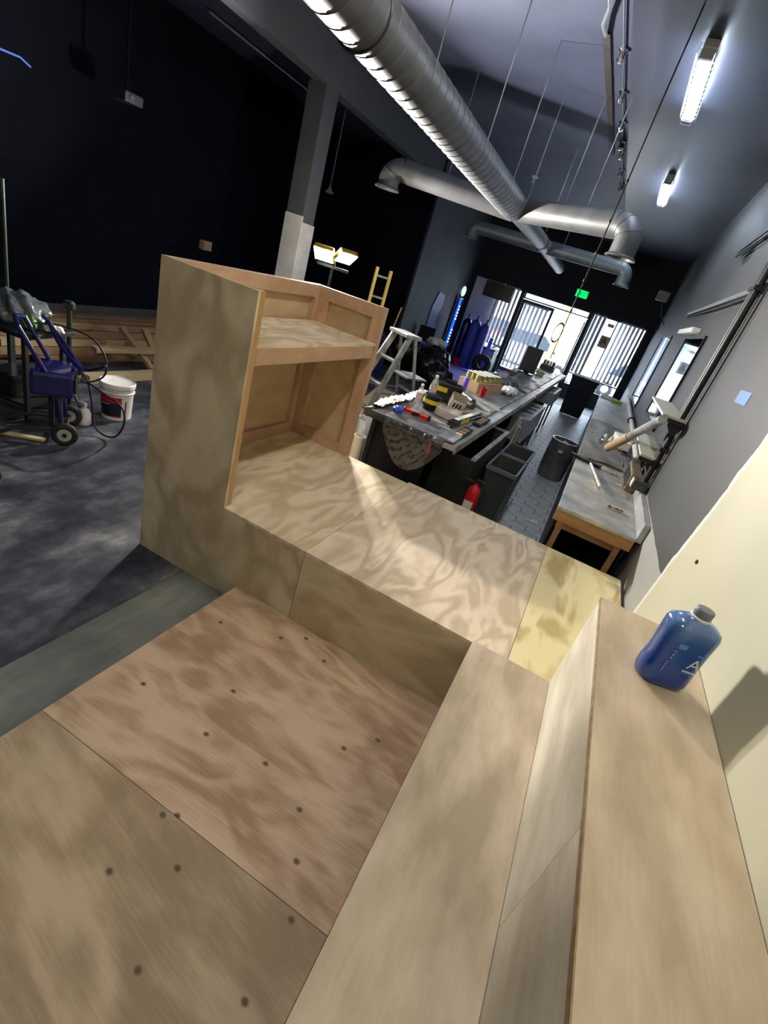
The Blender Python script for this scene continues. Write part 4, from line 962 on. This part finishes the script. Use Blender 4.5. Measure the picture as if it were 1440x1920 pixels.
# black sacks, chairs jumble
for i, (x, y_, s) in enumerate([(-3.95, 12.45, .40), (-3.62, 11.45, .40), (-4.52, 11.45, .44), (-3.15, 10.55, .33)]):
    bm = newbm(); bmesh.ops.create_icosphere(bm, subdivisions=4, radius=1.0)
    for v in bm.verts:
        n = 1 + .16 * noise3(v.co.x * 3 + i, v.co.y * 3, v.co.z * 3 + i); v.co = Vector((v.co.x * n, v.co.y * n, max(-.82, v.co.z * n) + .82)) * s
        if v.co.z > s * 1.5: v.co.x *= .55; v.co.y *= .55
    single('refuse_sack', bm, 'bagblack', ['black refuse sack nearest the violet mat', 'black refuse sack in front of the pile', 'black refuse sack against the grey wall', 'small black refuse sack nearest the ladder'][i], 'sack', (x, y_, .002), smooth=True, group='black sacks by the left wall', angle=180)
ch = thing('stacked_chair', 'black chair tipped among the refuse sacks', 'chair', (-4.62, 13.35, .0), .5)
put('seat', bxm(-.22, .22, -.22, .22, .44, .48, bev=.01), 'black_gloss', ch); put('backrest', bxm(-.22, .22, .20, .24, .55, .95, bev=.01), 'black_gloss', ch)
for sx in (-.20, .20):
    put('leg', bxm(sx - .012, sx + .012, -.21, -.186, .0, .44), 'iron', ch); put('leg', bxm(sx - .012, sx + .012, .20, .224, .0, .55), 'iron', ch)
bm = newbm(); bmesh.ops.create_icosphere(bm, subdivisions=4, radius=1.0)
for v in bm.verts:
    c = v.co.copy(); n = 1 + .28 * noise3(c.x * 4, c.y * 4 + 2, c.z * 4) + .10 * noise3(c.x * 12, c.y * 11, c.z * 9); v.co = Vector((c.x * n * .24, c.y * n * .16, (max(-.6, c.z * n) + .6) * .10))
single('white_bag', bm, 'paper', 'crumpled white bag on top of the black sacks', 'bag', (-4.0, 12.45, .70), smooth=True, angle=180)
bm = newbm(); tube(bm, [(0, -.35, 0), (0, .10, .02), (0, .22, -.03)], .012, 8); single('glowing_blue_pipe', bm, emit('blue pipe glow', (.10, .22, .85), .05), 'dim blue pipe with added glow high on the dark wall at the left edge', 'light strip', (XA + .012, 4.75, 2.96), smooth=True)  # blue pipe, no lamp; glow added so it shows on the dark wall
# front left corner: gas cylinders, blue light, cabinet
def cyl(label, x, y_, r, h, mat):
    t = thing('gas_cylinder', label, 'gas cylinder', (x, y_, .013), 0, 'gas cylinders in the corner')
    bm = newbm(); lathe(bm, [(r * .96, 0), (r, .02), (r, h - .16), (r * .9, h - .08), (r * .55, h - .02), (r * .3, h)], 24); put('shell', bm, mat, t, True)
    bm = newbm(); lathe(bm, [(.03, h), (.03, h + .05), (.02, h + .06), (.02, h + .10)], 12); put('valve', bm, 'iron', t, True)
    bm = newbm(); torus(bm, (0, 0, h + .10), .045, .012, 'z', 16, 6); put('hand_wheel', bm, 'iron', t, True)
cyl('left gas cylinder of three, dark blue', -4.28, 15.6, .15, 1.38, 'blue_paint'); cyl('middle gas cylinder of three, bright blue', -3.98, 15.5, .155, 1.42, 'blue_cyl'); cyl('right gas cylinder of three, violet blue', -3.68, 15.55, .15, 1.40, 'blue_cyl')
single('violet_locker', bxm(-.06, .06, -.10, .10, 0, 1.05, bev=.01), 'violet', 'narrow violet panel to the right of the gas cylinders', 'panel', (-3.45, 15.9, .013), .2)
bm = newbm(); lathe(bm, [(.09, 0), (.115, .22), (.12, .225), (.105, .225), (.08, .02)], 22, cap_top=True); single('red_bucket', bm, 'red', 'small red tub standing at the foot of the gas cylinders', 'tub', (-4.12, 15.2, .013), smooth=True)
lb = thing('blue_light_bar', 'upright blue lit bar with rows of white dots by the left wall', 'light bar', (-4.86, 16.1, .30), 0)
put('backing', bxm(-.06, -.02, -.11, .11, -.3, 1.62), 'black', lb)
put('lit_panel', bxm(-.018, .02, -.085, .085, 0, 1.50, bev=.01), 'led', lb)
for i in range(5):
    for z0 in (.20, .92):
        bm = newbm(); bmesh.ops.create_uvsphere(bm, u_segments=12, v_segments=8, radius=.022); o = put('lit_dot', bm, 'led_dot', lb, True); o.location = (.028, -.0, z0 + i * .095)
put('white_top', bxm(-.05, .03, -.14, .14, 1.505, 1.55), 'white_pl', lb)
bm = newbm(); bmesh.ops.create_uvsphere(bm, u_segments=20, v_segments=14, radius=.5)
for v in bm.verts: v.co = Vector((v.co.x * .12, v.co.y * .26, v.co.z * .30 + 1.75))
put('lit_globe', bm, 'led_orb', lb, True)
gm = newbm(); prism(gm, [(-.55, 0), (-.20, 0), (-.10, .25), (.22, .28), (.30, .62), (.12, .75), (.14, 1.05), (.30, 1.25), (.25, 1.55), (-.30, 1.6), (-.55, 1.2)], 'x', 0, .03)
single('wall_cutout', gm, plain('dark blue cutout paint', (.03, .045, .15), .5), 'dark blue wavy wall panel left of the blue light bar', 'panel', (XL + .001, 14.6, .25))
lc = thing('low_cabinet', 'grey low cabinet under the window by the black screen', 'cabinet', (-3.55, 16.35, 0.0))
put('body', bxm(-.42, .28, -.25, .30, .06, .70, bev=.006), 'grey_pipe', lc); put('top', bxm(-.44, .30, -.27, .32, .701, .735), 'black', lc); put('drawer', bxm(-.38, .24, -.262, -.251, .42, .66), 'steel', lc); put('foot', bxm(-.40, -.34, -.2, .25, 0, .06), 'black', lc); put('foot', bxm(.2, .26, -.2, .25, 0, .06), 'black', lc)
bm = newbm(); torus(bm, (0, 0, .31), .20, .10, 'y', 24, 8); single('spare_tyre', bm, 'rubber', 'black tyre leaning by the grey low cabinet', 'tyre', (-3.35, 15.3, .0), .4, smooth=True)

# ================================================================== LEFT SIDE
# bucket
bk = thing('plaster_bucket', 'white lidded bucket with red and navy label on the dark floor', 'bucket', (-4.10, 3.40, 0.001), .55)
bm = newbm(); lathe(bm, [(.125, 0), (.132, .006), (.150, .33), (.152, .335)], 36); put('pail', bm, 'white_pl', bk, True)
bm = newbm(); lathe(bm, [(.151, .27), (.158, .275), (.158, .285), (.152, .29)], 36, cap_bottom=False, cap_top=False); put('pail_ring', bm, 'white_pl', bk, True)
bm = newbm(); lathe(bm, [(.152, .325), (.162, .33), (.163, .365), (.157, .372), (.150, .366), (.144, .362), (.05, .363)], 36); put('lid', bm, 'white_pl', bk, True)
def wrap(nm, a0, a1, z0, z1, mt, off=.0016):
    bm = newbm()
    def fn(u, v):
        z = z0 + (z1 - z0) * v; a = a0 + (a1 - a0) * u; r = .132 + (.150 - .132) * (z - .006) / .324 + off
        return (r * math.cos(a), r * math.sin(a), z)
    sheet(bm, 24, 2, fn); put(nm, bm, mt, bk, True)
wrap('label_red_band', -2.6, -.95, .185, .245, 'label_red'); wrap('label_navy_field', -2.6, -.95, .05, .185, 'label_navy'); wrap('label_red_foot', -2.6, -.95, .038, .05, 'label_red')
wrap('label_side_print', -.80, -.55, .05, .235, 'paper'); wrap('label_side_text', -.72, -.62, .07, .21, 'ink_dark', .0024)
wrap('label_stroke', -2.35, -1.7, .165, .172, 'paper', .0024)
# paint sprayer on wheels
SPR = 2.45
sy = thing('paint_sprayer', 'dark blue wheeled paint sprayer with looping hoses', 'sprayer', (-3.93, 2.72, 0.0), SPR)
for s in (-1, 1):
    bm = newbm(); torus(bm, (0, 0, 0), .072, .030, 'x', 28, 10); w = put('wheel', bm, 'rubber', sy, True); w.location = (s * .0 + (.20 if s > 0 else -.24), -.04, .102)
    bm = newbm(); tube(bm, [(-.022, 0, 0), (.022, 0, 0)], .066, 24); put('hub', bm, 'hub', w, True)
    bm = newbm(); tube(bm, [(-.03, 0, 0), (.03, 0, 0)], .018, 12); put('axle_cap', bm, 'iron', w, True)
    bm = newbm(); tube(bm, [(s * .16, -.02, .10), (s * .16, .02, .45), (s * .16, .20, .80), (s * .16, .26, .92)], .018, 10); put('frame_tube', bm, 'blue_paint', sy, True)
    bm = newbm(); tube(bm, [(s * .16, -.02, .11), (s * .15, .30, .09), (s * .15, .42, .03)], .016, 10); put('skid', bm, 'iron', sy, True)
bm = newbm(); tube(bm, [(-.16, .26, .92), (0, .30, .95), (.16, .26, .92)], .018, 10); put('handle', bm, 'blue_paint', sy, True)
bm = newbm(); tube(bm, [(-.26, -.04, .102), (.22, -.04, .102)], .014, 10); put('axle', bm, 'iron', sy, True)
put('motor_housing', bxm(-.20, .20, -.10, .20, .40, .60, bev=.03), 'blue_paint', sy); put('control_panel', bxm(-.17, .10, -.115, -.10, .44, .56, bev=.004), 'black_gloss', sy)
put('side_plate', bxm(.201, .212, -.04, .14, .43, .57), 'steel', sy)
bm = newbm(); tube(bm, [(.06, .03, .40), (.06, .03, .14)], .036, 16); put('pump', bm, 'black_gloss', sy, True)
bm = newbm(); tube(bm, [(-.12, .06, .40), (-.12, .06, .12)], .022, 12); put('suction_tube', bm, 'black_gloss', sy, True)
put('gauge', bxm(.07, .16, -.13, -.10, .47, .53, bev=.01), 'chrome', sy)
def sl_(p):
    d = Vector(p) - Vector((-3.93, 2.72, 0.0)); d.rotate(Matrix.Rotation(-SPR, 3, 'Z')); return d
def smoothpath(ps, n=5):
    ps = [Vector(p) for p in ps]; out = []
    for i in range(len(ps) - 1):
        p0, p1, p2, p3 = ps[max(i - 1, 0)], ps[i], ps[i + 1], ps[min(i + 2, len(ps) - 1)]
        for k in range(n):
            t = k / n; out.append(.5 * ((2 * p1) + (p2 - p0) * t + (2 * p0 - 5 * p1 + 4 * p2 - p3) * t * t + (3 * p1 - p0 - 3 * p2 + p3) * t ** 3))
    return out + [ps[-1]]
for path, r, mt in (([(-4.05, 2.80, .45), (-4.02, 2.92, .53), (-3.931, 2.95, .476), (-3.866, 2.95, .288), (-3.846, 2.96, .091), (-3.747, 2.97, .026), (-3.6, 2.98, .06), (-3.495, 2.97, .2), (-3.476, 2.96, .334), (-3.539, 2.95, .403), (-3.683, 2.95, .422), (-3.884, 2.93, .464), (-4.02, 2.85, .503)], .0085, 'rubber'),
                    ([(-4.25, 2.72, .86), (-4.157, 2.85, .877), (-3.894, 2.93, .871), (-3.744, 2.95, .785), (-3.695, 2.95, .674), (-3.742, 2.95, .564), (-3.884, 2.92, .474), (-4.02, 2.85, .479)], .0080, 'rubber'),
                    ([(-4.24, 2.78, .93), (-4.05, 2.82, .78), (-3.85, 2.85, .615), (-3.705, 2.86, .657), (-3.588, 2.86, .725)], .012, 'blue_paint'),
                    ([(-4.20, 2.80, .90), (-4.02, 2.80, .72), (-3.83, 2.83, .60)], .020, 'blue_paint')):
    bm = newbm(); tube(bm, [sl_(p) for p in smoothpath(path)], r, 8); put('hose' if mt == 'rubber' else 'spray_lance', bm, mt, sy, True)
jg = thing('white_jug', 'small white spray jug on the floor behind the sprayer wheel', 'jug', (-4.06, 3.02, 0.0)); bm = newbm(); lathe(bm, [(.055, 0), (.062, .01), (.062, .10), (.045, .14), (.022, .155), (.022, .175)], 20); put('body', bm, 'white_pl', jg, True); put('trigger', bxm(-.05, .03, -.015, .015, .176, .205, bev=.005), 'white_pl', jg)
# tool cart behind, with bags
tc_ = thing('tool_stand', 'dark metal tool stand carrying plastic bags at the left edge', 'stand', (-4.52, 2.78, 0.0), .25)
for sx in (-.30, .22):
    for syy in (-.20, .20): put('leg', bxm(sx - .018, sx + .018, syy - .018, syy + .018, 0.0, .74), 'black', tc_)
put('tray', bxm(-.36, .30, -.26, .26, .74, .78, bev=.006), 'black', tc_); put('low_tray', bxm(-.32, .24, -.22, .22, .13, .16), 'black', tc_); put('tool_box', bxm(-.26, .05, -.16, .16, .161, .34, bev=.02), 'black_gloss', tc_)
put('white_tag', bxm(.225, .23, -.05, .03, .42, .52), 'paper', tc_)
def lump(label, name, mat, loc, sx, sy_, sz, seed, cat):
    bm = newbm(); bmesh.ops.create_icosphere(bm, subdivisions=4, radius=1.0)
    for v in bm.verts:
        c = v.co.copy(); n = 1 + .20 * noise3(c.x * 4 + seed, c.y * 4, c.z * 4) + .08 * noise3(c.x * 11, c.y * 11 + seed, c.z * 9); v.co = Vector((c.x * n * sx, c.y * n * sy_, (max(-.7, c.z * n) + .7) * sz))
    return single(name, bm, mat, label, cat, loc, smooth=True, angle=180)
lump('crumpled clear plastic bag heaped on the tool stand', 'plastic_bag', 'bag', (-4.60, 2.80, .782), .26, .20, .14, 1, 'bag')
lump('green wrapped bundle showing through the plastic bag', 'green_bundle', 'green_leaf', (-4.36, 2.74, .782), .07, .06, .07, 4, 'bundle')
lump('white crumpled bag lying at the right edge of the tool stand', 'white_wrapper', 'paper', (-4.27, 2.90, .782), .075, .07, .035, 7, 'wrapper')
og = thing('orange_tool', 'orange tool body lying at the left end of the tool stand', 'tool', (-4.73, 2.62, .782), .2); bm = newbm(); tube(bm, [(-.10, 0, .045), (.09, 0, .045)], .042, 14); put('body', bm, 'orange', og, True); put('grip', bxm(-.08, -.03, -.02, .02, .0, .04), 'black_gloss', og)
bm = newbm(); tube(bm, [(0, 0, 0), (.02, .0, 1.82)], .018, 12); single('green_pole', bm, 'green_pole', 'tall dark green pole standing left of the sprayer', 'pole', (-4.80, 2.84, 0.0), smooth=True)
gp = thing('tripod_stand', 'short dark stand with knob top behind the plastic bags', 'stand', (-4.44, 3.15, 0)); bm = newbm(); tube(bm, [(0, 0, 0), (0, 0, .93)], .022, 10); put('post', bm, 'green_pole', gp, True); bm = newbm(); lathe(bm, [(.02, .93), (.05, .95), (.05, .99), (.03, 1.01)], 16); put('knob', bm, 'green_pole', gp, True)
for k in range(3):
    a = 2 * PI * k / 3; bm = newbm(); stick(bm, (0, 0, .25), (.2 * math.cos(a), .2 * math.sin(a), .01), .02, .02); put('foot', bm, 'green_pole', gp)
# floor hose lying left
bm = newbm(); tube(bm, [(-3.60 + .30 * math.cos(a), 1.75 + .22 * math.sin(a), .010) for a in [i * .32 for i in range(12)]], .009, 8); single('floor_hose', bm, 'rubber', 'dark hose curl lying on the open floor', 'hose', smooth=True)
# lumber
def plank(label, p0, p1, w, h, mat='lumber', grp='boards of the lumber pile'):
    p0 = Vector(p0); p1 = Vector(p1); c = (p0 + p1) / 2; bm = newbm(); L = (p1 - p0).length
    box(bm, -L / 2, L / 2, -w / 2, w / 2, -h / 2, h / 2, bev=.003)
    d = (p1 - p0).normalized(); rz = math.atan2(d.y, d.x); ry = -math.asin(d.z)
    return single('lumber_board', bm, mat, label, 'board', c, group=grp, rot=(0, ry, rz))
YAW = 1.50
dirp = Vector((math.cos(YAW), math.sin(YAW), 0)); nrm = Vector((-math.sin(YAW), math.cos(YAW), 0))
base = Vector((-5.62, 5.05, 0))
lr = random.Random(11)
lab_z = ['bottom', 'second', 'third', 'fourth', 'top']; lab_j = ['front', 'second from the front', 'third from the front', 'fourth from the front', 'rear']
for z in range(5):
    for j in range(5 - (z > 1) - (z > 3)):
        yaw = YAW + (lr.uniform(-.010, .010) if z < 4 else lr.uniform(-.03, .03)); d = Vector((math.cos(yaw), math.sin(yaw), 0)); L = lr.uniform(3.0, 4.2)
        c = base + nrm * (j * .185 + z * .06) + dirp * lr.uniform(-.3, .5); zz = .042 + z * .081
        plank('rough sawn board, %s in the %s layer of the lumber pile' % (lab_j[j], lab_z[z]), c - d * L / 2 + Vector((0, 0, zz)), c + d * L / 2 + Vector((0, 0, zz)), .155, .074, lr.choice(['lumber', 'lumber', 'lumber_pale']))
plank('short pale board end jutting from the front of the lumber pile', (-5.42, 4.15, .235), (-5.22, 5.25, .25), .13, .055, 'lumber_pale')
plank('short stud leaning against the front of the lumber pile', (-5.56, 4.62, .46), (-5.16, 4.78, .05), .09, .045, 'lumber')
plank('second short stud leaning on the pile beside the first', (-5.56, 4.98, .44), (-5.12, 4.92, .05), .09, .04, 'lumber')
plank('pale new board lying on the floor in front of the lumber pile', (-5.02, 3.75, .046), (-4.93, 5.6, .046), .14, .088, 'lumber_pale')
plank('thin pale lath on the floor at the left edge', (-4.55, 2.02, .012), (-3.85, 2.52, .012), .05, .02, 'lumber_pale')
single('wall_bracket_block', bxm(-.05, .05, -.11, .11, 0, .16), 'lumber', 'small wooden block fixed on the dark wall above the cabinet', 'block', (XA + .055, 8.12, 1.342))

# ================================================================== THINGS ON THE BAR
def bottle(label, x, y_, h=.235, r=.035):
    t = thing('water_bottle', label, 'bottle', (x, y_, ZT + .001), 0, 'water bottles on the bar')
    bm = newbm(); lathe(bm, [(r * .85, 0), (r, .008), (r, h * .30), (r * .93, h * .36), (r, h * .42), (r, h * .62), (r * .75, h * .78), (r * .42, h * .88), (r * .38, h * .93)], 20); put('body', bm, 'pet', t, True)
    bm = newbm(); lathe(bm, [(r * .43, h * .93), (r * .43, h), (r * .3, h * 1.005)], 16); put('cap', bm, 'white_pl', t, True)
    bm = newbm(); lathe(bm, [(r * 1.01, h * .43), (r * 1.01, h * .60)], 20, cap_bottom=False, cap_top=False); put('paper_band', bm, 'pink', t, True)
bottle('clear water bottle nearest the red clamp', -1.42, 4.42); bottle('taller clear water bottle behind the black tub', -1.46, 4.92, .27, .04)
tb2 = thing('black_tub', 'black tub with yellow label band between the two bottles', 'tub', (-1.34, 4.60, ZT + .001)); bm = newbm(); lathe(bm, [(.075, 0), (.082, .01), (.085, .13), (.088, .14), (.08, .145)], 26); put('body', bm, 'black_gloss', tb2, True)
bm = newbm(); lathe(bm, [(.0842, .06), (.0855, .10)], 26, cap_bottom=False, cap_top=False); put('yellow_band', bm, 'yellow', tb2, True)
tx = thing('black_case', 'black tool case standing behind the bottles', 'case', (-1.37, 5.20, ZT + .001), .3); put('body', bxm(-.14, .14, -.08, .08, 0, .20, bev=.015), 'black_gloss', tx); put('handle', bxm(-.06, .06, -.012, .012, .20, .235, bev=.006), 'black_gloss', tx); put('yellow_stripe', bxm(-.13, -.02, -.083, -.0805, .10, .15), 'yellow', tx)
cx_ = thing('labelled_box', 'tilted carton with white shipping label on the bar', 'carton', (-1.20, 5.02, ZT + .05), .5, rot=(.5, .1, .5)); put('carton', bxm(-.08, .08, -.06, .06, -.03, .10, bev=.002), 'card_dark', cx_); put('label_sheet', bxm(-.075, .075, -.0625, -.0605, -.02, .095), 'paper', cx_)
for i in range(3): put('label_bar', bxm(-.05 + i * .035, -.03 + i * .035, -.0635, -.0626, .0, .06), 'ink_dark', cx_)
tubc = thing('clear_case', 'clear plastic case of printed paper on the bar', 'case', (-1.12, 4.52, ZT + .001), -.25); put('contents', bxm(-.10, .10, -.06, .06, .006, .065), 'pink', tubc); put('shell', bxm(-.115, .115, -.075, .075, .0, .085, bev=.008), 'pet', tubc)
for i in range(4): put('paper_line', bxm(-.095, .095, -.05 + i * .03, -.042 + i * .03, .0652, .0662), 'paper', tubc)
cm = thing('bar_clamp', 'red handled clamp lying across the near end of the bar', 'clamp', (-1.32, 4.13, ZT + .018), .12)
bm = newbm(); stick(bm, (-.10, 0, .01), (.13, 0, .0), .045, .032, .008); put('grip', bm, 'red', cm); put('trigger', bxm(-.02, .05, -.03, .0, -.012, .022), 'black_gloss', cm); bm = newbm(); stick(bm, (.13, 0, .0), (.34, .01, .0), .012, .018); put('bar', bm, 'steel', cm); put('jaw', bxm(.13, .155, -.02, .02, -.015, .03), 'iron', cm)
lump('crumpled blue glove beside the red clamp', 'blue_glove', 'blue_rag', (-1.44, 4.03, ZT + .003), .05, .045, .03, 3, 'glove')
# clear film draped over the near end of the bar
bm = newbm()
def film(u, v):
    x = -1.42 + u * .55; s = v * .62; top = .30
    w = .007 * noise3(u * 14, v * 9, 1) + .004 * noise3(u * 41, v * 33, 2) + .003 * noise3(u * 90, v * 20, 3)
    if s < top: return (x, 4.06 - s * .95 + .02 * noise3(u * 6, v), ZT + .02 + abs(w))
    dd = s - top; sag = 1 - ((u - .5) * 2) ** 2
    return (x + w * .6, 3.735 - .012 - abs(w) * 1.3, ZT - .0 - dd * (.25 + .85 * sag))
sheet(bm, 70, 50, film)
single('plastic_film', bm, 'film', 'wrinkled clear plastic film draped over the near end of the bar', 'film', smooth=True, angle=180)
bm = newbm(); sheet(bm, 40, 12, lambda u, v: (-1.67 + .13 * v + .025 * noise3(u * 6, v * 4), 3.88 + u * 1.3, ZT + .024 + .025 * abs(noise3(u * 13, v * 9)) - (.12 if v < .1 else 0))); single('white_dust_sheet', bm, 'paper', 'white crumpled dust sheet along the left edge of the bar', 'sheet', smooth=True, angle=180)
pk = thing('cardboard_strip', 'strip of cardboard lying slanted on the bar', 'cardboard', (-1.05, 5.02, ZT + .004), 1.25); put('strip', bxm(-.22, .22, -.045, .045, 0, .028, bev=.002), 'card', pk); put('end_flap', bxm(-.28, -.222, -.043, .043, 0, .02), 'card_dark', pk)
lv = thing('level_box', 'black and yellow level carton by the steel edge of the bar', 'carton', (-.97, 4.65, ZT + .002), 1.50); put('carton', bxm(-.42, .40, -.03, .03, 0, .06, bev=.002), 'black_gloss', lv); put('yellow_panel', bxm(-.22, .02, -.032, -.0305, .006, .054), 'yellow', lv); put('print_line', bxm(.06, .36, -.032, -.0305, .024, .034), 'ink_white', lv); put('top_panel', bxm(-.30, .38, -.025, .025, .0605, .0615), 'paper', lv)
for i, (a, b) in enumerate([((-1.52, 5.95, .04), (-1.14, 5.52, .04)), ((-1.46, 5.62, .035), (-1.08, 5.30, .035))]):
    bm = newbm(); tube(bm, [(a[0], a[1], ZT + a[2]), (b[0], b[1], ZT + b[2])], .035, 16); single('dark_roll', bm, 'dkgrey_pl', ['farther dark roll lying across the bar', 'nearer dark roll lying across the bar'][i], 'roll', smooth=True)
for i, y_ in enumerate((4.22, 4.92)):
    t = thing('drip_mat', ['nearer rubber drip mat on the bar edge', 'farther rubber drip mat on the bar edge'][i], 'mat', (-.865, y_, ZT + .0005), 0, 'drip mats on the bar edge'); put('mat', bxm(-.045, .045, -.22, .22, 0, .012, bev=.002), 'rubber', t)
    for k in range(3): put('scrap', bxm(-.03, .03, -.16 + k * .11, -.09 + k * .11, .0122, .018), 'card', t)
single('steel_plate', bxm(-.10, .05, -.13, .13, 0, .014, bev=.003), 'steel', 'square steel plate at the near corner of the bar', 'plate', (-.87, 3.94, ZT + .001))
ct = thing('can_carton', 'opened carton of drink cans on the bar', 'carton', (-1.36, 6.65, ZT + .001), -.28); put('carton', bxm(-.15, .15, -.34, .34, 0, .13, bev=.002), 'card', ct)
for i in range(2):
    for j in range(5):
        bm = newbm(); lathe(bm, [(.026, .131), (.033, .138), (.033, .20), (.028, .215), (.026, .216)], 16, (-.075 + i * .145, -.27 + j * .135, 0)); put('can', bm, 'olive', ct, True)
for j in range(4): put('carton_flap', bxm(-.13 , .13, -.235 + j * .135, -.175 + j * .135, .217, .222), 'paper', ct)
bm = newbm(); lathe(bm, [(.030, 0), (.042, .115), (.044, .118), (.039, .118), (.028, .006)], 20, cap_top=True); single('red_cup', bm, 'red', 'translucent red cup in front of the can carton', 'cup', (-1.22, 6.25, ZT + .001), smooth=True)
bm = newbm(); lathe(bm, [(.026, 0), (.033, .006), (.033, .15), (.026, .165)], 18); single('violet_can', bm, 'violet', 'violet and white can beside the can carton', 'can', (-1.46, 6.20, ZT + .001), smooth=True)
lump('crumpled white cloth with pink print on the bar', 'white_cloth', 'paper', (-1.08, 7.30, ZT + .002), .12, .30, .05, 5, 'cloth')
lump('dark cloth bundle behind the white cloth', 'dark_cloth', 'dkgrey_pl', (-1.22, 7.85, ZT + .002), .16, .22, .07, 9, 'cloth')
for i, (x, y_, r, L) in enumerate([(-1.0, 8.0, -.55, .6), (-1.05, 8.5, .4, .55), (-1.12, 5.75, -.7, .5), (-1.08, 5.95, -.62, .55)]):
    bm = newbm(); box(bm, -L / 2, L / 2, -.014, .014, 0, .01); single('metal_strip', bm, 'alu', ['bright metal strip crossing the bar edge', 'farther bright metal strip on the bar', 'thin rod by the nearer dark roll', 'thin rod by the farther dark roll'][i], 'strip', (x, y_, ZT + .002 + .0), r)
pfm = thing('photo_holder', 'small violet frame standing behind the can carton', 'frame', (-1.40, 8.15, ZT + .001), .2)
for a, b, c, d in ((-.10, -.085, 0, .16), (.085, .10, 0, .16), (-.085, .085, 0, .015), (-.085, .085, .145, .16)): put('edge', bxm(a, b, -.012, .012, c, d), 'violet', pfm)
put('glass', bxm(-.085, .085, -.002, .002, .015, .145), 'pet', pfm)
bm = newbm(); lathe(bm, [(.05, 0), (.10, .05), (.13, .09), (.12, .09), (.05, .01)], 24, cap_top=True); single('brown_bowl', bm, 'card_dark', 'brown bowl on the far left of the bar', 'bowl', (-1.46, 9.3, ZT + .001), smooth=True)
mo = thing('pos_monitor', 'black touch monitor seen from behind on the bar', 'monitor', (-1.36, 10.35, ZT + .001), -.12)
put('base', bxm(-.14, .14, -.10, .12, 0, .03, bev=.008), 'black_gloss', mo); put('neck', bxm(-.05, .05, .0, .05, .03, .16), 'black_gloss', mo)
bm = newbm(); box(bm, -.165, .165, -.035, .035, .04, .52, bev=.02); o = put('shell', bm, plain('matt black shell', (.016, .017, .02), .5), mo); o.rotation_euler = (-.10, 0, 0)
put('screen', bxm(-.15, .15, .036, .04, .06, .50), 'black_gloss', mo)
single('sponge_pad', bxm(-.09, .09, -.06, .06, 0, .045, bev=.015), 'sponge', 'yellow green sponge on the bar beside the monitor', 'sponge', (-1.17, 11.1, ZT + .03), .3)
single('white_packet', bxm(-.07, .07, -.05, .05, 0, .028, bev=.008), 'paper', 'white packet under the yellow green sponge', 'packet', (-1.16, 11.06, ZT + .001), .3)
kt = thing('condiment_caddy', 'dark caddy with small jars at the far end of the bar', 'caddy', (-1.25, 12.9, ZT + .001)); put('tray', bxm(-.17, .17, -.13, .13, 0, .10, bev=.01), 'dkgrey_pl', kt)
for i in range(4): bm = newbm(); lathe(bm, [(.035, .10), (.035, .19), (.025, .21)], 14, (-.11 + i * .073, 0, 0)); put('jar', bm, ['card_dark', 'olive', 'paper', 'dkgrey_pl'][i], kt, True)
tr = random.Random(3)
for i in range(22):
    x, y_ = tr.uniform(-1.50, -.98), tr.uniform(7.0, 13.0)
    bm = newbm(); s = tr.uniform(.03, .09); sheet(bm, 4, 3, lambda u, v: (u * s * 2, v * s, .004 + .02 * abs(noise3(u * 4 + i, v * 4)))); bmesh.ops.solidify(bm, geom=bm.faces[:], thickness=.002)
    single('litter_scrap', bm, tr.choice(['paper', 'film', 'card', 'paper']), 'small crumpled scrap of litter strewn along the bar top', 'scrap', (x, y_, ZT + .002), tr.uniform(0, 6), group='litter scraps along the bar')
bm = newbm(); tube(bm, [(0, 0, .02), (.03, -.01, .02), (.035, -.012, -.10)], .012, 8); single('red_glove_tip', bm, 'red', 'red cloth hanging from the near right corner of the bar', 'cloth', (-1.02, 3.80 - .04, .93), smooth=True)
single('floor_scrap', bxm(-.05, .05, -.035, .035, 0, .004), 'paper', 'white scrap of paper on the aisle tiles', 'scrap', (.02, 5.55, .018), .3)
print('objects', len(bpy.data.objects))
